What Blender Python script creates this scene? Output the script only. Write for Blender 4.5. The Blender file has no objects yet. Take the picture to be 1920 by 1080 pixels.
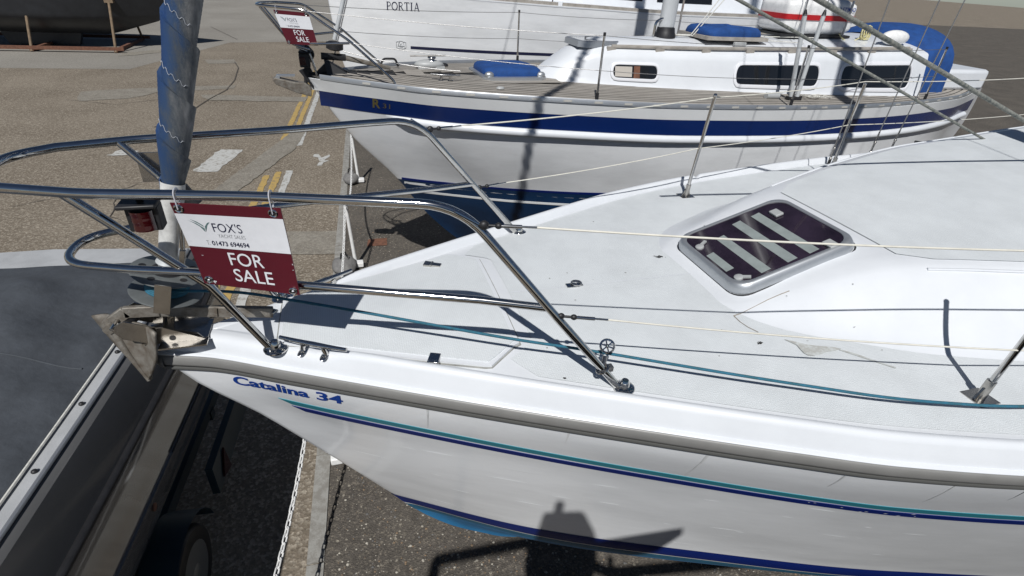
import bpy, bmesh, math, random
import numpy as np
from mathutils import Vector, Matrix
random.seed(7); rng = np.random.default_rng(7)
scene = bpy.context.scene
COL = scene.collection

# ------------------------------------------------------------------ camera
CAM = np.array([0.0, -1.9334, 3.9])
RGT = np.array([0.95949322, -0.27614948, 0.05580524])
UPV = np.array([0.09760824, 0.51164898, 0.85363221])
FWD = np.array([0.26428279, 0.81360727, -0.51787819])
cam = bpy.data.cameras.new("camera"); cam.sensor_width = 36.0; cam.lens = 36.0 * 1000 / 1920
cam.clip_start = 0.05; cam.clip_end = 2000
camo = bpy.data.objects.new("camera", cam); COL.objects.link(camo)
camo.matrix_world = Matrix(((RGT[0], UPV[0], -FWD[0], CAM[0]), (RGT[1], UPV[1], -FWD[1], CAM[1]), (RGT[2], UPV[2], -FWD[2], CAM[2]), (0, 0, 0, 1)))
scene.camera = camo
# ------------------------------------------------------------------ sky, sun, exposure
SUN_EL, SUN_AZ = math.radians(49.5), math.radians(67)     # light travels towards azimuth 67 deg from +X
SUNDIR = Vector((math.cos(SUN_AZ) * math.cos(SUN_EL), math.sin(SUN_AZ) * math.cos(SUN_EL), -math.sin(SUN_EL)))
world = bpy.data.worlds.new("World"); scene.world = world; world.use_nodes = True
wn = world.node_tree.nodes; wl = world.node_tree.links
sky = wn.new("ShaderNodeTexSky"); sky.sky_type = 'NISHITA'; sky.sun_disc = False
sky.sun_elevation = SUN_EL; sky.sun_rotation = math.atan2(-SUNDIR.x, -SUNDIR.y)
sky.air_density = 0.6; sky.dust_density = 0.1; sky.ozone_density = 1.2
wl.new(sky.outputs[0], wn["Background"].inputs[0]); wn["Background"].inputs[1].default_value = 0.05
sun = bpy.data.lights.new("sun", 'SUN'); sun.energy = 5.0; sun.angle = math.radians(0.53); sun.color = (1.0, 0.985, 0.96)
suno = bpy.data.objects.new("sun", sun); COL.objects.link(suno)
suno.rotation_euler = SUNDIR.to_track_quat('-Z', 'Y').to_euler(); suno.location = (0, 0, 30)
vs = scene.view_settings; vs.view_transform = 'Standard'; vs.look = 'None'; vs.exposure = -0.20; vs.gamma = 1.0; vs.use_curve_mapping = False
scene.cycles.max_bounces = 8
scene.cycles.sample_clamp_indirect = 4.0

# ------------------------------------------------------------------ helpers
def ray(px, py): return FWD + RGT * (px - 960) / 1000 + UPV * (540 - py) / 1000
def AZ(px, py, z):
    d = ray(px, py); return CAM + d * (z - CAM[2]) / d[2]
def AY(px, py, y):
    d = ray(px, py); return CAM + d * (y - CAM[1]) / d[1]
def V(*a): return np.array(a, float)
def sst(a, b, x): t = np.clip((x - a) / (b - a), 0, 1); return t * t * (3 - 2 * t)
def lerp(a, b, t): return a + (b - a) * t
def pchip(xs, ys):
    xs = np.array(xs, float); ys = np.array(ys, float); h = np.diff(xs); d = np.diff(ys) / h
    m = np.zeros(len(xs)); m[0] = d[0]; m[-1] = d[-1]
    for i in range(1, len(xs) - 1):
        if d[i - 1] * d[i] > 0: m[i] = 2 * d[i - 1] * d[i] / (d[i - 1] + d[i])
    def f(x):
        x = float(min(max(x, xs[0]), xs[-1])); i = int(min(np.searchsorted(xs, x, side='right') - 1, len(h) - 1)); i = max(i, 0)
        t = (x - xs[i]) / h[i]; t2 = t * t; t3 = t2 * t
        return float((2 * t3 - 3 * t2 + 1) * ys[i] + (t3 - 2 * t2 + t) * h[i] * m[i] + (-2 * t3 + 3 * t2) * ys[i + 1] + (t3 - t2) * h[i] * m[i + 1])
    return f

class MB:
    def __init__(s): s.v = []; s.f = []
    def add(s, vs, fs):
        o = len(s.v); s.v += [tuple(float(c) for c in p) for p in vs]; s.f += [tuple(i + o for i in f) for f in fs]; return s
    def grid(s, rows, cu=False, cv=False, flip=False):
        nr, nc = len(rows), len(rows[0]); vs = [p for r in rows for p in r]; fs = []
        for i in range(nr - (0 if cv else 1)):
            for j in range(nc - (0 if cu else 1)):
                a = i * nc + j; b = i * nc + (j + 1) % nc; c = ((i + 1) % nr) * nc + (j + 1) % nc; d = ((i + 1) % nr) * nc + j
                fs.append((a, d, c, b) if flip else (a, b, c, d))
        return s.add(vs, fs)
    def box(s, c, size, ax=None):
        c = np.array(c, float); sx, sy, sz = [q / 2 for q in size]
        A = np.eye(3) if ax is None else np.array(ax, float)
        vs = [c + A[0] * x * sx + A[1] * y * sy + A[2] * z * sz for x, y, z in ((-1,-1,-1),(1,-1,-1),(1,1,-1),(-1,1,-1),(-1,-1,1),(1,-1,1),(1,1,1),(-1,1,1))]
        return s.add(vs, [(0,3,2,1),(4,5,6,7),(0,1,5,4),(1,2,6,5),(2,3,7,6),(3,0,4,7)])
    def tube(s, pts, r, n=10, closed=False, cap=True, sq=(1, 1)):
        pts = [np.array(p, float) for p in pts]; N = len(pts); rr = r if hasattr(r, '__len__') else [r] * N
        T = []
        for i in range(N):
            a = pts[i - 1] if (i > 0 or closed) else pts[i]; b = pts[(i + 1) % N] if (i < N - 1 or closed) else pts[i]
            t = b - a; T.append(t / (np.linalg.norm(t) + 1e-12))
        ref = np.array([0, 0, 1.]) if abs(T[0][2]) < .9 else np.array([1., 0, 0])
        u = np.cross(T[0], ref); u /= np.linalg.norm(u); rows = []
        for i in range(N):
            u = u - T[i] * (u @ T[i]); u /= np.linalg.norm(u); w = np.cross(T[i], u)
            rows.append([pts[i] + rr[i] * (math.cos(2 * math.pi * k / n) * u * sq[0] + math.sin(2 * math.pi * k / n) * w * sq[1]) for k in range(n)])
        o = len(s.v); s.grid(rows, cu=True, cv=closed)
        if cap and not closed:
            s.f.append(tuple(o + k for k in range(n))[::-1]); s.f.append(tuple(o + (N - 1) * n + k for k in range(n)))
        return s
    def lathe(s, base, axis, prof, n=20):
        base = np.array(base, float); a = np.array(axis, float); a /= np.linalg.norm(a)
        ref = np.array([0, 0, 1.]) if abs(a[2]) < .9 else np.array([1., 0, 0])
        u = np.cross(a, ref); u /= np.linalg.norm(u); w = np.cross(a, u); o = len(s.v)
        rows = [[base + a * h + max(r, 1e-4) * (math.cos(2 * math.pi * k / n) * u + math.sin(2 * math.pi * k / n) * w) for k in range(n)] for r, h in prof]
        s.grid(rows, cu=True); N = len(rows)
        s.f.append(tuple(o + k for k in range(n))[::-1]); s.f.append(tuple(o + (N - 1) * n + k for k in range(n)))
        return s
    def prism(s, poly, ext):
        ext = np.array(ext, float); n = len(poly); a = [np.array(p, float) for p in poly]; b = [p + ext for p in a]
        return s.add(a + b, [tuple(range(n))[::-1], tuple(range(n, 2 * n))] + [(i, (i + 1) % n, n + (i + 1) % n, n + i) for i in range(n)])
    def blob(s, c, r, n=12, m=8, wob=0.0, ax=None):
        A = np.eye(3) if ax is None else np.array(ax, float); rows = []
        for i in range(m + 1):
            th = math.pi * i / m; row = []
            for j in range(n):
                ph = 2 * math.pi * j / n; k = 1 + wob * math.sin(3 * ph + 2 * th + c[0] * 9) * math.sin(2 * th)
                d = V(math.sin(th) * math.cos(ph) * r[0], math.sin(th) * math.sin(ph) * r[1], math.cos(th) * r[2]) * k
                row.append(np.array(c) + A.T @ d)
            rows.append(row)
        return s.grid(rows, cu=True)
    def build(s, name, mat, parent=None, smooth=38, loc=None, bevel=0):
        me = bpy.data.meshes.new(name); off = np.array(parent['_o'] if parent is not None and '_o' in parent else (loc if loc is not None else (0, 0, 0)), float)
        me.from_pydata([tuple(np.array(p) - off) for p in s.v], [], s.f); me.update()
        bm = bmesh.new(); bm.from_mesh(me); bmesh.ops.remove_doubles(bm, verts=bm.verts, dist=1e-6)
        bmesh.ops.recalc_face_normals(bm, faces=bm.faces); bm.to_mesh(me); bm.free()
        if smooth:
            me.polygons.foreach_set('use_smooth', [True] * len(me.polygons)); me.set_sharp_from_angle(angle=math.radians(smooth))
        me.materials.append(mat); o = bpy.data.objects.new(name, me); COL.objects.link(o)
        if parent is not None:
            o.parent = parent; o['_o'] = list(parent['_o'])
        else:
            o.location = tuple(off); o['_o'] = list(off)
        if bevel:
            b = o.modifiers.new('bevel', 'BEVEL'); b.width = bevel; b.segments = 2; b.limit_method = 'ANGLE'; b.angle_limit = math.radians(40)
        return o
def thing(name, label, cat, loc=(0, 0, 0), group=None):
    o = bpy.data.objects.new(name, None); COL.objects.link(o); o.location = tuple(loc); o['_o'] = [float(c) for c in loc]
    o.empty_display_size = .2
    return tag(o, label, cat, group)
def tag(o, label=None, cat=None, group=None, kind=None):
    if label: o['label'] = label
    if cat: o['category'] = cat
    if group: o['group'] = group
    if kind: o['kind'] = kind
    return o
def fillet(pts, r, n=6):
    pts = [np.array(p, float) for p in pts]; rr = r if hasattr(r, '__len__') else [r] * len(pts); out = [pts[0]]
    for i in range(1, len(pts) - 1):
        a, b, c = pts[i - 1], pts[i], pts[i + 1]; u = a - b; w = c - b; lu, lw = np.linalg.norm(u), np.linalg.norm(w)
        d = min(rr[i], lu * .48, lw * .48)
        if d < 1e-4: out.append(b); continue
        p, q = b + u / lu * d, b + w / lw * d
        for k in range(n + 1):
            t = k / n; out.append((1 - t) ** 2 * p + 2 * t * (1 - t) * b + t * t * q)
    out.append(pts[-1]); return out
def seg(pts, n=8):
    out = []
    for a, b in zip(pts[:-1], pts[1:]):
        for k in range(n): out.append(lerp(np.array(a, float), np.array(b, float), k / n))
    out.append(np.array(pts[-1], float)); return out
def sag(a, b, s, n=24):
    a = np.array(a, float); b = np.array(b, float)
    return [lerp(a, b, t) - V(0, 0, 4 * s * t * (1 - t)) for t in np.linspace(0, 1, n)]

# ------------------------------------------------------------------ materials
def mat(name, col, rough=.5, metal=0., coat=0., var=0., vscale=6., bump=0., bscale=200., spec=.5, col2=None, streak=None, btype='noise'):
    m = bpy.data.materials.new(name); m.use_nodes = True; nt = m.node_tree; N = nt.nodes; Lk = nt.links; p = N['Principled BSDF']
    p.inputs['Base Color'].default_value = (*col, 1); p.inputs['Roughness'].default_value = rough; p.inputs['Metallic'].default_value = metal
    p.inputs['Coat Weight'].default_value = coat; p.inputs['Coat Roughness'].default_value = .08; p.inputs['Specular IOR Level'].default_value = spec
    tc = N.new('ShaderNodeTexCoord')
    if var or col2:
        mp = N.new('ShaderNodeMapping'); Lk.new(tc.outputs['Object'], mp.inputs[0]); mp.inputs['Scale'].default_value = streak or (1, 1, 1)
        nz = N.new('ShaderNodeTexNoise'); nz.inputs['Scale'].default_value = vscale; nz.inputs['Detail'].default_value = 6; nz.inputs['Roughness'].default_value = .65
        Lk.new(mp.outputs[0], nz.inputs['Vector'])
        cr = N.new('ShaderNodeValToRGB'); Lk.new(nz.outputs['Fac'], cr.inputs[0])
        c2 = col2 or tuple(c * (1 - var) for c in col)
        cr.color_ramp.elements[0].position = .35; cr.color_ramp.elements[0].color = (*c2, 1); cr.color_ramp.elements[1].position = .62; cr.color_ramp.elements[1].color = (*col, 1)
        Lk.new(cr.outputs[0], p.inputs['Base Color'])
    if bump:
        if btype == 'voronoi':
            b = N.new('ShaderNodeTexVoronoi'); b.inputs['Scale'].default_value = bscale; bo = b.outputs['Distance']
        elif btype == 'weave':
            b = N.new('ShaderNodeTexWave'); b.inputs['Scale'].default_value = bscale; b.wave_type = 'BANDS'; b.bands_direction = 'DIAGONAL'; bo = b.outputs['Fac']
        else:
            b = N.new('ShaderNodeTexNoise'); b.inputs['Scale'].default_value = bscale; b.inputs['Detail'].default_value = 3; bo = b.outputs['Fac']
        Lk.new(tc.outputs['Object'], b.inputs['Vector']); bp = N.new('ShaderNodeBump'); bp.inputs['Strength'].default_value = bump; bp.inputs['Distance'].default_value = .004
        Lk.new(bo, bp.inputs['Height']); Lk.new(bp.outputs[0], p.inputs['Normal'])
    return m
M = {}
M['gel'] = mat('white_gelcoat', (.67, .692, .72), .34, var=.06, vscale=3, coat=.1)
M['hullgel'] = mat('hull_gelcoat', (.80, .815, .83), .20, var=.15, vscale=1.8, coat=.6, streak=(.6, .6, 2.4))
M['nonskid'] = mat('nonskid_deck', (.66, .69, .705), .6, var=.10, vscale=4, bump=.3, bscale=260, btype='voronoi')
M['seam'] = mat('deck_seam', (.33, .33, .31), .7, var=.4, vscale=20)
M['rub'] = mat('rub_rail_vinyl', (.215, .212, .203), .42, var=.12, vscale=8)
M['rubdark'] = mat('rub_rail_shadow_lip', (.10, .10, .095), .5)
M['steel'] = mat('stainless_steel', (.66, .65, .63), .10, 1.0, var=.12, vscale=30)
M['steelr'] = mat('stainless_plate', (.50, .48, .45), .24, 1.0, var=.25, vscale=14)
M['alu'] = mat('anodised_aluminium', (.50, .52, .54), .42, .75, var=.08, vscale=12)
M['aluw'] = mat('grey_painted_spar', (.55, .57, .58), .45, .2, var=.1, vscale=10)
M['drum'] = mat('dull_grey_alloy', (.20, .215, .215), .45, .5, var=.2, vscale=14)
M['galv'] = mat('galvanised_iron', (.235, .22, .195), .6, .35, col2=(.13, .108, .085), vscale=22, bump=.3, bscale=90)
M['black'] = mat('black_rubber', (.018, .018, .02), .5, var=.3, vscale=20)
M['wire'] = mat('wire_rope', (.34, .335, .33), .38, .8, bump=.4, bscale=500)
M['vinyl'] = mat('white_coated_wire', (.70, .68, .60), .45, var=.15, vscale=15)
M['teal'] = mat('teal_stripe', (.028, .19, .24), .45, spec=.3)
M['navy'] = mat('navy_stripe', (.005, .016, .125), .5, spec=.2)
M['letter'] = mat('blue_lettering', (.008, .045, .26), .35)
M['antifoul'] = mat('blue_antifouling', (.026, .20, .43), .6, col2=(.018, .155, .34), vscale=5)
M['tealblue'] = mat('faded_antifouling', (.018, .125, .22), .6, var=.25, vscale=7)
M['glass'] = mat('tinted_acrylic', (.030, .020, .034), .04, var=.6, vscale=5, coat=.3)
M['tape'] = mat('grip_tape', (.25, .285, .28), .8, var=.2, vscale=16)
M['greyplastic'] = mat('grey_plastic', (.36, .37, .37), .45)
M['sail'] = mat('blue_sail_cover', (.018, .085, .26), .75, bump=.5, bscale=420, btype='noise')
M['sailw'] = mat('white_sailcloth', (.66, .66, .64), .7, col2=(.42, .42, .41), vscale=14)
M['thread'] = mat('white_thread', (.42, .44, .48), .8)
M['maroon'] = mat('maroon_print', (.085, .005, .013), .38, var=.12, vscale=9)
M['signw'] = mat('white_print', (.70, .71, .74), .42, var=.05, vscale=30)
M['ink'] = mat('dark_ink', (.012, .014, .045), .5)
M['inkgrey'] = mat('grey_ink', (.33, .34, .35), .5)
M['inkgreen'] = mat('green_ink', (.10, .17, .17), .5)
M['tie'] = mat('nylon_tie', (.68, .68, .72), .4)
M['rope'] = mat('blue_rope', (.020, .135, .215), .75, col2=(.022, .10, .13), vscale=40, bump=.6, bscale=300)
M['oldrope'] = mat('weathered_rope', (.24, .24, .215), .85, col2=(.085, .10, .095), vscale=45, bump=.6, bscale=250)
M['whiterope'] = mat('white_rope', (.66, .65, .60), .8, var=.25, vscale=60)
M['yellowrope'] = mat('yellow_rope', (.62, .57, .30), .8, var=.2, vscale=60)
M['red'] = mat('red_lens', (.035, .003, .004), .15, coat=.5)
M['redband'] = mat('red_band', (.42, .012, .016), .4)
M['blueband'] = mat('royal_blue_band', (.004, .020, .115), .25, coat=.25, var=.1, vscale=2)
M['cream'] = mat('cream_gelcoat', (.70, .71, .71), .3, var=.06, vscale=3)
M['canvas'] = mat('blue_canvas', (.008, .060, .235), .85, var=.3, vscale=9, bump=.4, bscale=350)
M['teakgrey'] = mat('weathered_teak', (.36, .335, .30), .75, col2=(.24, .22, .195), vscale=7, streak=(.7, 9, 1), bump=.2, bscale=120)
M['caulk'] = mat('black_caulking', (.03, .028, .026), .6)
M['window'] = mat('window_glass', (.010, .011, .013), .06, coat=.3)
M['winframe'] = mat('white_window_frame', (.72, .73, .76), .3)
M['curtain'] = mat('curtain', (.45, .42, .38), .9)
M['gold'] = mat('gold_print', (.10, .082, .028), .4)
M['plastic'] = mat('white_plastic', (.78, .78, .77), .42, var=.15, vscale=18)
M['bag'] = mat('grey_sandbag', (.20, .195, .19), .9, var=.35, vscale=12, bump=.5, bscale=180)
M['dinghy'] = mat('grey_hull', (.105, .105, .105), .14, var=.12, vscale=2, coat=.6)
M['trailerblue'] = mat('trailer_paint', (.010, .028, .042), .5)
M['rim'] = mat('dull_rim', (.20, .205, .21), .4, .5)
M['slot'] = mat('rail_slot', (.44, .43, .40), .5)
M['rust'] = mat('rusty_plate', (.17, .075, .045), .85, var=.4, vscale=14)
M['cover'] = mat('grey_cover_canvas', (.060, .068, .080), .85, var=.2, vscale=14, bump=.8, bscale=28)
M['sidedeck'] = mat('grey_side_deck', (.40, .41, .42), .6, var=.15, vscale=6, bump=.3, bscale=200)
M['darkhull'] = mat('dark_hull', (.02, .022, .026), .4, var=.3, vscale=3)
M['wood'] = mat('timber_prop', (.21, .15, .095), .8, var=.35, vscale=9)

def ground_mat(name, c_a, c_b, c_s, scale=95., stone=.62, big=.5):
    m = bpy.data.materials.new(name); m.use_nodes = True; nt = m.node_tree; N = nt.nodes; Lk = nt.links; p = N['Principled BSDF']
    p.inputs['Roughness'].default_value = .88; p.inputs['Specular IOR Level'].default_value = .25
    tc = N.new('ShaderNodeTexCoord')
    n1 = N.new('ShaderNodeTexNoise'); n1.inputs['Scale'].default_value = big; n1.inputs['Detail'].default_value = 8; n1.inputs['Roughness'].default_value = .6
    n2 = N.new('ShaderNodeTexNoise'); n2.inputs['Scale'].default_value = 17; n2.inputs['Detail'].default_value = 9; n2.inputs['Roughness'].default_value = .85
    vo = N.new('ShaderNodeTexVoronoi'); vo.inputs['Scale'].default_value = scale
    vb = N.new('ShaderNodeTexVoronoi'); vb.inputs['Scale'].default_value = scale * .42
    for n in (n1, n2, vo, vb): Lk.new(tc.outputs['Object'], n.inputs['Vector'])
    mx = N.new('ShaderNodeMix'); mx.data_type = 'RGBA'; mx.inputs[6].default_value = (*c_a, 1); mx.inputs[7].default_value = (*c_b, 1)
    r1 = N.new('ShaderNodeMapRange'); r1.inputs[1].default_value = .36; r1.inputs[2].default_value = .66; Lk.new(n1.outputs['Fac'], r1.inputs[0]); Lk.new(r1.outputs[0], mx.inputs[0])
    # aggregate stones
    sp = N.new('ShaderNodeSeparateColor'); Lk.new(vo.outputs['Color'], sp.inputs[0])
    r2 = N.new('ShaderNodeMapRange'); r2.inputs[1].default_value = stone; r2.inputs[2].default_value = 1.0; Lk.new(sp.outputs[0], r2.inputs[0])
    mx2 = N.new('ShaderNodeMix'); mx2.data_type = 'RGBA'; mx2.inputs[7].default_value = (*c_s, 1); Lk.new(mx.outputs[2], mx2.inputs[6]); Lk.new(r2.outputs[0], mx2.inputs[0])
    spb = N.new('ShaderNodeSeparateColor'); Lk.new(vb.outputs['Color'], spb.inputs[0])
    r4 = N.new('ShaderNodeMath'); r4.operation = 'GREATER_THAN'; r4.inputs[1].default_value = .965; Lk.new(spb.outputs[1], r4.inputs[0])
    r5 = N.new('ShaderNodeMath'); r5.operation = 'LESS_THAN'; r5.inputs[1].default_value = .38; Lk.new(vb.outputs['Distance'], r5.inputs[0])
    r6 = N.new('ShaderNodeMath'); r6.operation = 'MULTIPLY'; Lk.new(r4.outputs[0], r6.inputs[0]); Lk.new(r5.outputs[0], r6.inputs[1])
    r7 = N.new('ShaderNodeMath'); r7.operation = 'MULTIPLY'; r7.inputs[1].default_value = .55; Lk.new(r6.outputs[0], r7.inputs[0])
    mx4 = N.new('ShaderNodeMix'); mx4.data_type = 'RGBA'; mx4.inputs[7].default_value = (.42, .38, .31, 1); Lk.new(mx2.outputs[2], mx4.inputs[6]); Lk.new(r7.outputs[0], mx4.inputs[0])
    mx3 = N.new('ShaderNodeMix'); mx3.data_type = 'RGBA'; mx3.blend_type = 'MULTIPLY'; mx3.inputs[0].default_value = 1
    r3 = N.new('ShaderNodeMapRange'); r3.inputs[1].default_value = .3; r3.inputs[2].default_value = .7; r3.inputs[3].default_value = .55; r3.inputs[4].default_value = 1.35; Lk.new(n2.outputs['Fac'], r3.inputs[0])
    Lk.new(mx4.outputs[2], mx3.inputs[6]); Lk.new(r3.outputs[0], mx3.inputs[7]); Lk.new(mx3.outputs[2], p.inputs['Base Color'])
    bp = N.new('ShaderNodeBump'); bp.inputs['Strength'].default_value = .7; bp.inputs['Distance'].default_value = .008; Lk.new(vo.outputs['Distance'], bp.inputs['Height']); Lk.new(bp.outputs[0], p.inputs['Normal'])
    return m
def paint_mat(name, col, under, wear=.5, scale=9):
    m = bpy.data.materials.new(name); m.use_nodes = True; nt = m.node_tree; N = nt.nodes; Lk = nt.links; p = N['Principled BSDF']; p.inputs['Roughness'].default_value = .8
    tc = N.new('ShaderNodeTexCoord'); n1 = N.new('ShaderNodeTexNoise'); n1.inputs['Scale'].default_value = scale; n1.inputs['Detail'].default_value = 10; n1.inputs['Roughness'].default_value = .75
    Lk.new(tc.outputs['Object'], n1.inputs['Vector']); cr = N.new('ShaderNodeValToRGB'); Lk.new(n1.outputs['Fac'], cr.inputs[0])
    cr.color_ramp.elements[0].position = wear - .07; cr.color_ramp.elements[0].color = (*under, 1); cr.color_ramp.elements[1].position = wear + .07; cr.color_ramp.elements[1].color = (*col, 1)
    Lk.new(cr.outputs[0], p.inputs['Base Color'])
    return m
M['tarmac'] = ground_mat('tan_aggregate_tarmac', (.148, .122, .092), (.212, .180, .140), (.33, .29, .235), 48, .5, .45)
M['hard'] = ground_mat('brown_hardstanding', (.075, .067, .058), (.115, .102, .087), (.18, .158, .128), 80, .72, .9)
M['apron'] = ground_mat('grey_concrete_apron', (.225, .21, .185), (.285, .27, .24), (.32, .30, .27), 60, .8, .22)
M['patch'] = ground_mat('pale_concrete_patch', (.255, .235, .20), (.20, .18, .15), (.31, .29, .25), 70, .75, 3)
M['ypaint'] = paint_mat('worn_yellow_paint', (.42, .29, .095), (.20, .16, .11), .43, 11)
M['wpaint'] = paint_mat('worn_white_paint', (.46, .46, .44), (.20, .175, .14), .43, 11)
M['kerbpaint'] = paint_mat('grey_kerb_concrete', (.29, .285, .265), (.21, .20, .18), .5, 14)
M['crack'] = mat('tar_joint', (.07, .06, .05), .8)
def dots(m, scale, lo=.93):
    nt = m.node_tree; N = nt.nodes; Lk = nt.links; p = N['Principled BSDF']; tc = N.new('ShaderNodeTexCoord'); src = p.inputs['Base Color'].links[0].from_socket
    w = []
    for d in ('X', 'Y'):
        wv = N.new('ShaderNodeTexWave'); wv.bands_direction = d; wv.inputs['Scale'].default_value = scale; Lk.new(tc.outputs['Object'], wv.inputs['Vector']); w.append(wv)
    mu = N.new('ShaderNodeMath'); mu.operation = 'MULTIPLY'; Lk.new(w[0].outputs['Fac'], mu.inputs[0]); Lk.new(w[1].outputs['Fac'], mu.inputs[1])
    mr = N.new('ShaderNodeMapRange'); mr.inputs[3].default_value = lo; mr.inputs[4].default_value = 1.06; Lk.new(mu.outputs[0], mr.inputs[0])
    mx = N.new('ShaderNodeMix'); mx.data_type = 'RGBA'; mx.blend_type = 'MULTIPLY'; mx.inputs[0].default_value = 1; Lk.new(src, mx.inputs[6]); Lk.new(mr.outputs[0], mx.inputs[7]); Lk.new(mx.outputs[2], p.inputs['Base Color'])
dots(M['nonskid'], 38)
M['stain'] = mat('brown_stain', (.36, .31, .25), .8, var=.3, vscale=60)
M['dampstain'] = paint_mat('damp_stain', (.52, .54, .53), (.40, .40, .375), .5, 40)
M['scuffpale'] = mat('pale_scuff', (.80, .82, .83), .5)
M['scuffdark'] = mat('grime', (.60, .61, .61), .5, var=.15, vscale=40)
# furled sail: faded blue cloth with bleached patches
def sail_material():
    m = M['sail']; nt = m.node_tree; N = nt.nodes; Lk = nt.links; p = N['Principled BSDF']
    tc = N.new('ShaderNodeTexCoord'); mp = N.new('ShaderNodeMapping'); mp.inputs['Scale'].default_value = (5, 5, 1.6); Lk.new(tc.outputs['Object'], mp.inputs[0])
    nz = N.new('ShaderNodeTexNoise'); nz.inputs['Scale'].default_value = 3.4; nz.inputs['Detail'].default_value = 9; nz.inputs['Roughness'].default_value = .7; Lk.new(mp.outputs[0], nz.inputs['Vector'])
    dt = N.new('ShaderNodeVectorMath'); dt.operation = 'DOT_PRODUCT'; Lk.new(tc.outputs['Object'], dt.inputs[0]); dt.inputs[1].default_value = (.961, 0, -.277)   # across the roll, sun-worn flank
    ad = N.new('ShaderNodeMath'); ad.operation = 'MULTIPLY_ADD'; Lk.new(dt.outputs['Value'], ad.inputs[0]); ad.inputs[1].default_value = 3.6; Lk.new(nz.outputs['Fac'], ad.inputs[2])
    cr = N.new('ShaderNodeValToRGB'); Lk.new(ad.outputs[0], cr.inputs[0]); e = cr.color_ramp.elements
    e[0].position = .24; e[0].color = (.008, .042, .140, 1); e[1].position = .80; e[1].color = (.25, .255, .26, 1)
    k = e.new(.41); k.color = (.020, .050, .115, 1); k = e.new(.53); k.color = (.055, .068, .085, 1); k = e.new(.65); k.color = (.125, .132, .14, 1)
    Lk.new(cr.outputs[0], p.inputs['Base Color'])
sail_material()

# ------------------------------------------------------------------ lettering
_fc = {}
def text_tris(body, bold=0.0):
    k = (body, bold)
    if k not in _fc:
        cu = bpy.data.curves.new('t', 'FONT'); cu.body = body; cu.size = 1.0; cu.offset = bold; cu.resolution_u = 4
        o = bpy.data.objects.new('t', cu); COL.objects.link(o); dg = bpy.context.evaluated_depsgraph_get()
        me = bpy.data.meshes.new_from_object(o.evaluated_get(dg)); bm = bmesh.new(); bm.from_mesh(me); bmesh.ops.triangulate(bm, faces=bm.faces)
        bm.verts.ensure_lookup_table(); vs = np.array([v.co[:2] for v in bm.verts]); fs = [tuple(v.index for v in f.verts) for f in bm.faces]; bm.free()
        bpy.data.objects.remove(o); bpy.data.curves.remove(cu); bpy.data.meshes.remove(me)
        vs[:, 0] -= vs[:, 0].min(); vs[:, 1] -= 0
        _fc[k] = (vs, fs)
    return _fc[k]
def lettering(name, body, fn, width, height, m, parent, bold=0.0, capref=None):
    """fn(x,y): metres along / above the baseline -> 3D point"""
    vs, fs = text_tris(body, bold); w = vs[:, 0].max(); cap = capref or vs[:, 1].max()
    b = MB(); b.add([fn(x / w * width, y / cap * height) for x, y in vs], fs)
    me_o = b.build(name, m, parent, smooth=0); return me_o

# ================================================================== THE SETTING
ground = tag(MB().grid([[(-300, -300, 0), (300, -300, 0)], [(-300, 600, 0), (300, 600, 0)]]).build('ground', M['tarmac'], smooth=0), kind='structure')
def gline(y): return -0.585 + 0.0455 * y      # centre of the kerb strip
hs = [[(gline(y) + .05, y, .004), (120, y, .004)] for y in (-60, 0, 60)]
tag(MB().grid(hs).build('hardstanding', M['hard'], smooth=0), kind='structure')
tag(MB().grid([[(-200, 20.2, .004), (-7.2, 21.0, .004), (-5.0, 28.2, .004), (gline(30), 29.8, .004)], [(-200, 400, .004), (-7.2, 400, .004), (-5.0, 400, .004), (gline(30), 400, .004)]]).build('concrete_apron', M['apron'], smooth=0), kind='structure')
def ragged(poly, step=.12, amp=.018):
    out = []
    for a, b in zip(poly, poly[1:] + poly[:1]):
        a = np.array(a, float); b = np.array(b, float); n = max(1, int(np.linalg.norm(b - a) / step))
        for k in range(n): out.append(lerp(a, b, k / n) + rng.uniform(-amp, amp, 2))
    return out
def gpatch(name, poly, m, z=.008, amp=.018, step=.12):
    o = MB(); pts = ragged([tuple(p[:2]) for p in poly], step, amp); o.add([(p[0], p[1], z) for p in pts], [tuple(range(len(pts)))])
    return o.build(name, m, ground, smooth=0)
def along(x0, y0, y1, w): s = .0565; return [(x0 + s * y0 - w / 2, y0), (x0 + s * y0 + w / 2, y0), (x0 + s * y1 + w / 2, y1), (x0 + s * y1 - w / 2, y1)]
X0 = -1.80
for (a, b_) in ((-3.0, 9.55), (11.3, 21.5)):
    gpatch('white_line', along(X0, a, b_, .13), M['wpaint'], .008, .012)
    gpatch('yellow_line', along(X0 - .20, a - .1, b_ - .05, .12), M['ypaint'], .008, .012)
    gpatch('yellow_line', along(X0 - .40, a + .2, b_ - .25, .12), M['ypaint'], .008, .012)
gpatch('concrete_strip', [AZ(560, 238, 0), AZ(572, 250, 0), AZ(552, 280, 0), AZ(430, 372, 0), AZ(380, 372, 0), AZ(505, 280, 0)], M['patch'], .012, .02)
gpatch('painted_bar', [AZ(457, 281, 0), AZ(405, 323, 0), AZ(360, 322, 0), AZ(412, 281, 0)], M['wpaint'], .008, .03)
gpatch('painted_bar', [AZ(262, 283, 0), AZ(238, 292, 0), AZ(200, 292, 0), AZ(228, 281, 0)], M['wpaint'], .008, .03)
gpatch('concrete_strip', [AZ(520, 436, 0), AZ(634, 434, 0), AZ(632, 476, 0), AZ(520, 480, 0)], M['patch'], .012, .02)
gpatch('concrete_strip', [AZ(375, 178, 0), AZ(575, 183, 0), AZ(572, 192, 0), AZ(395, 188, 0)], M['patch'], .012, .06, .4)
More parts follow.
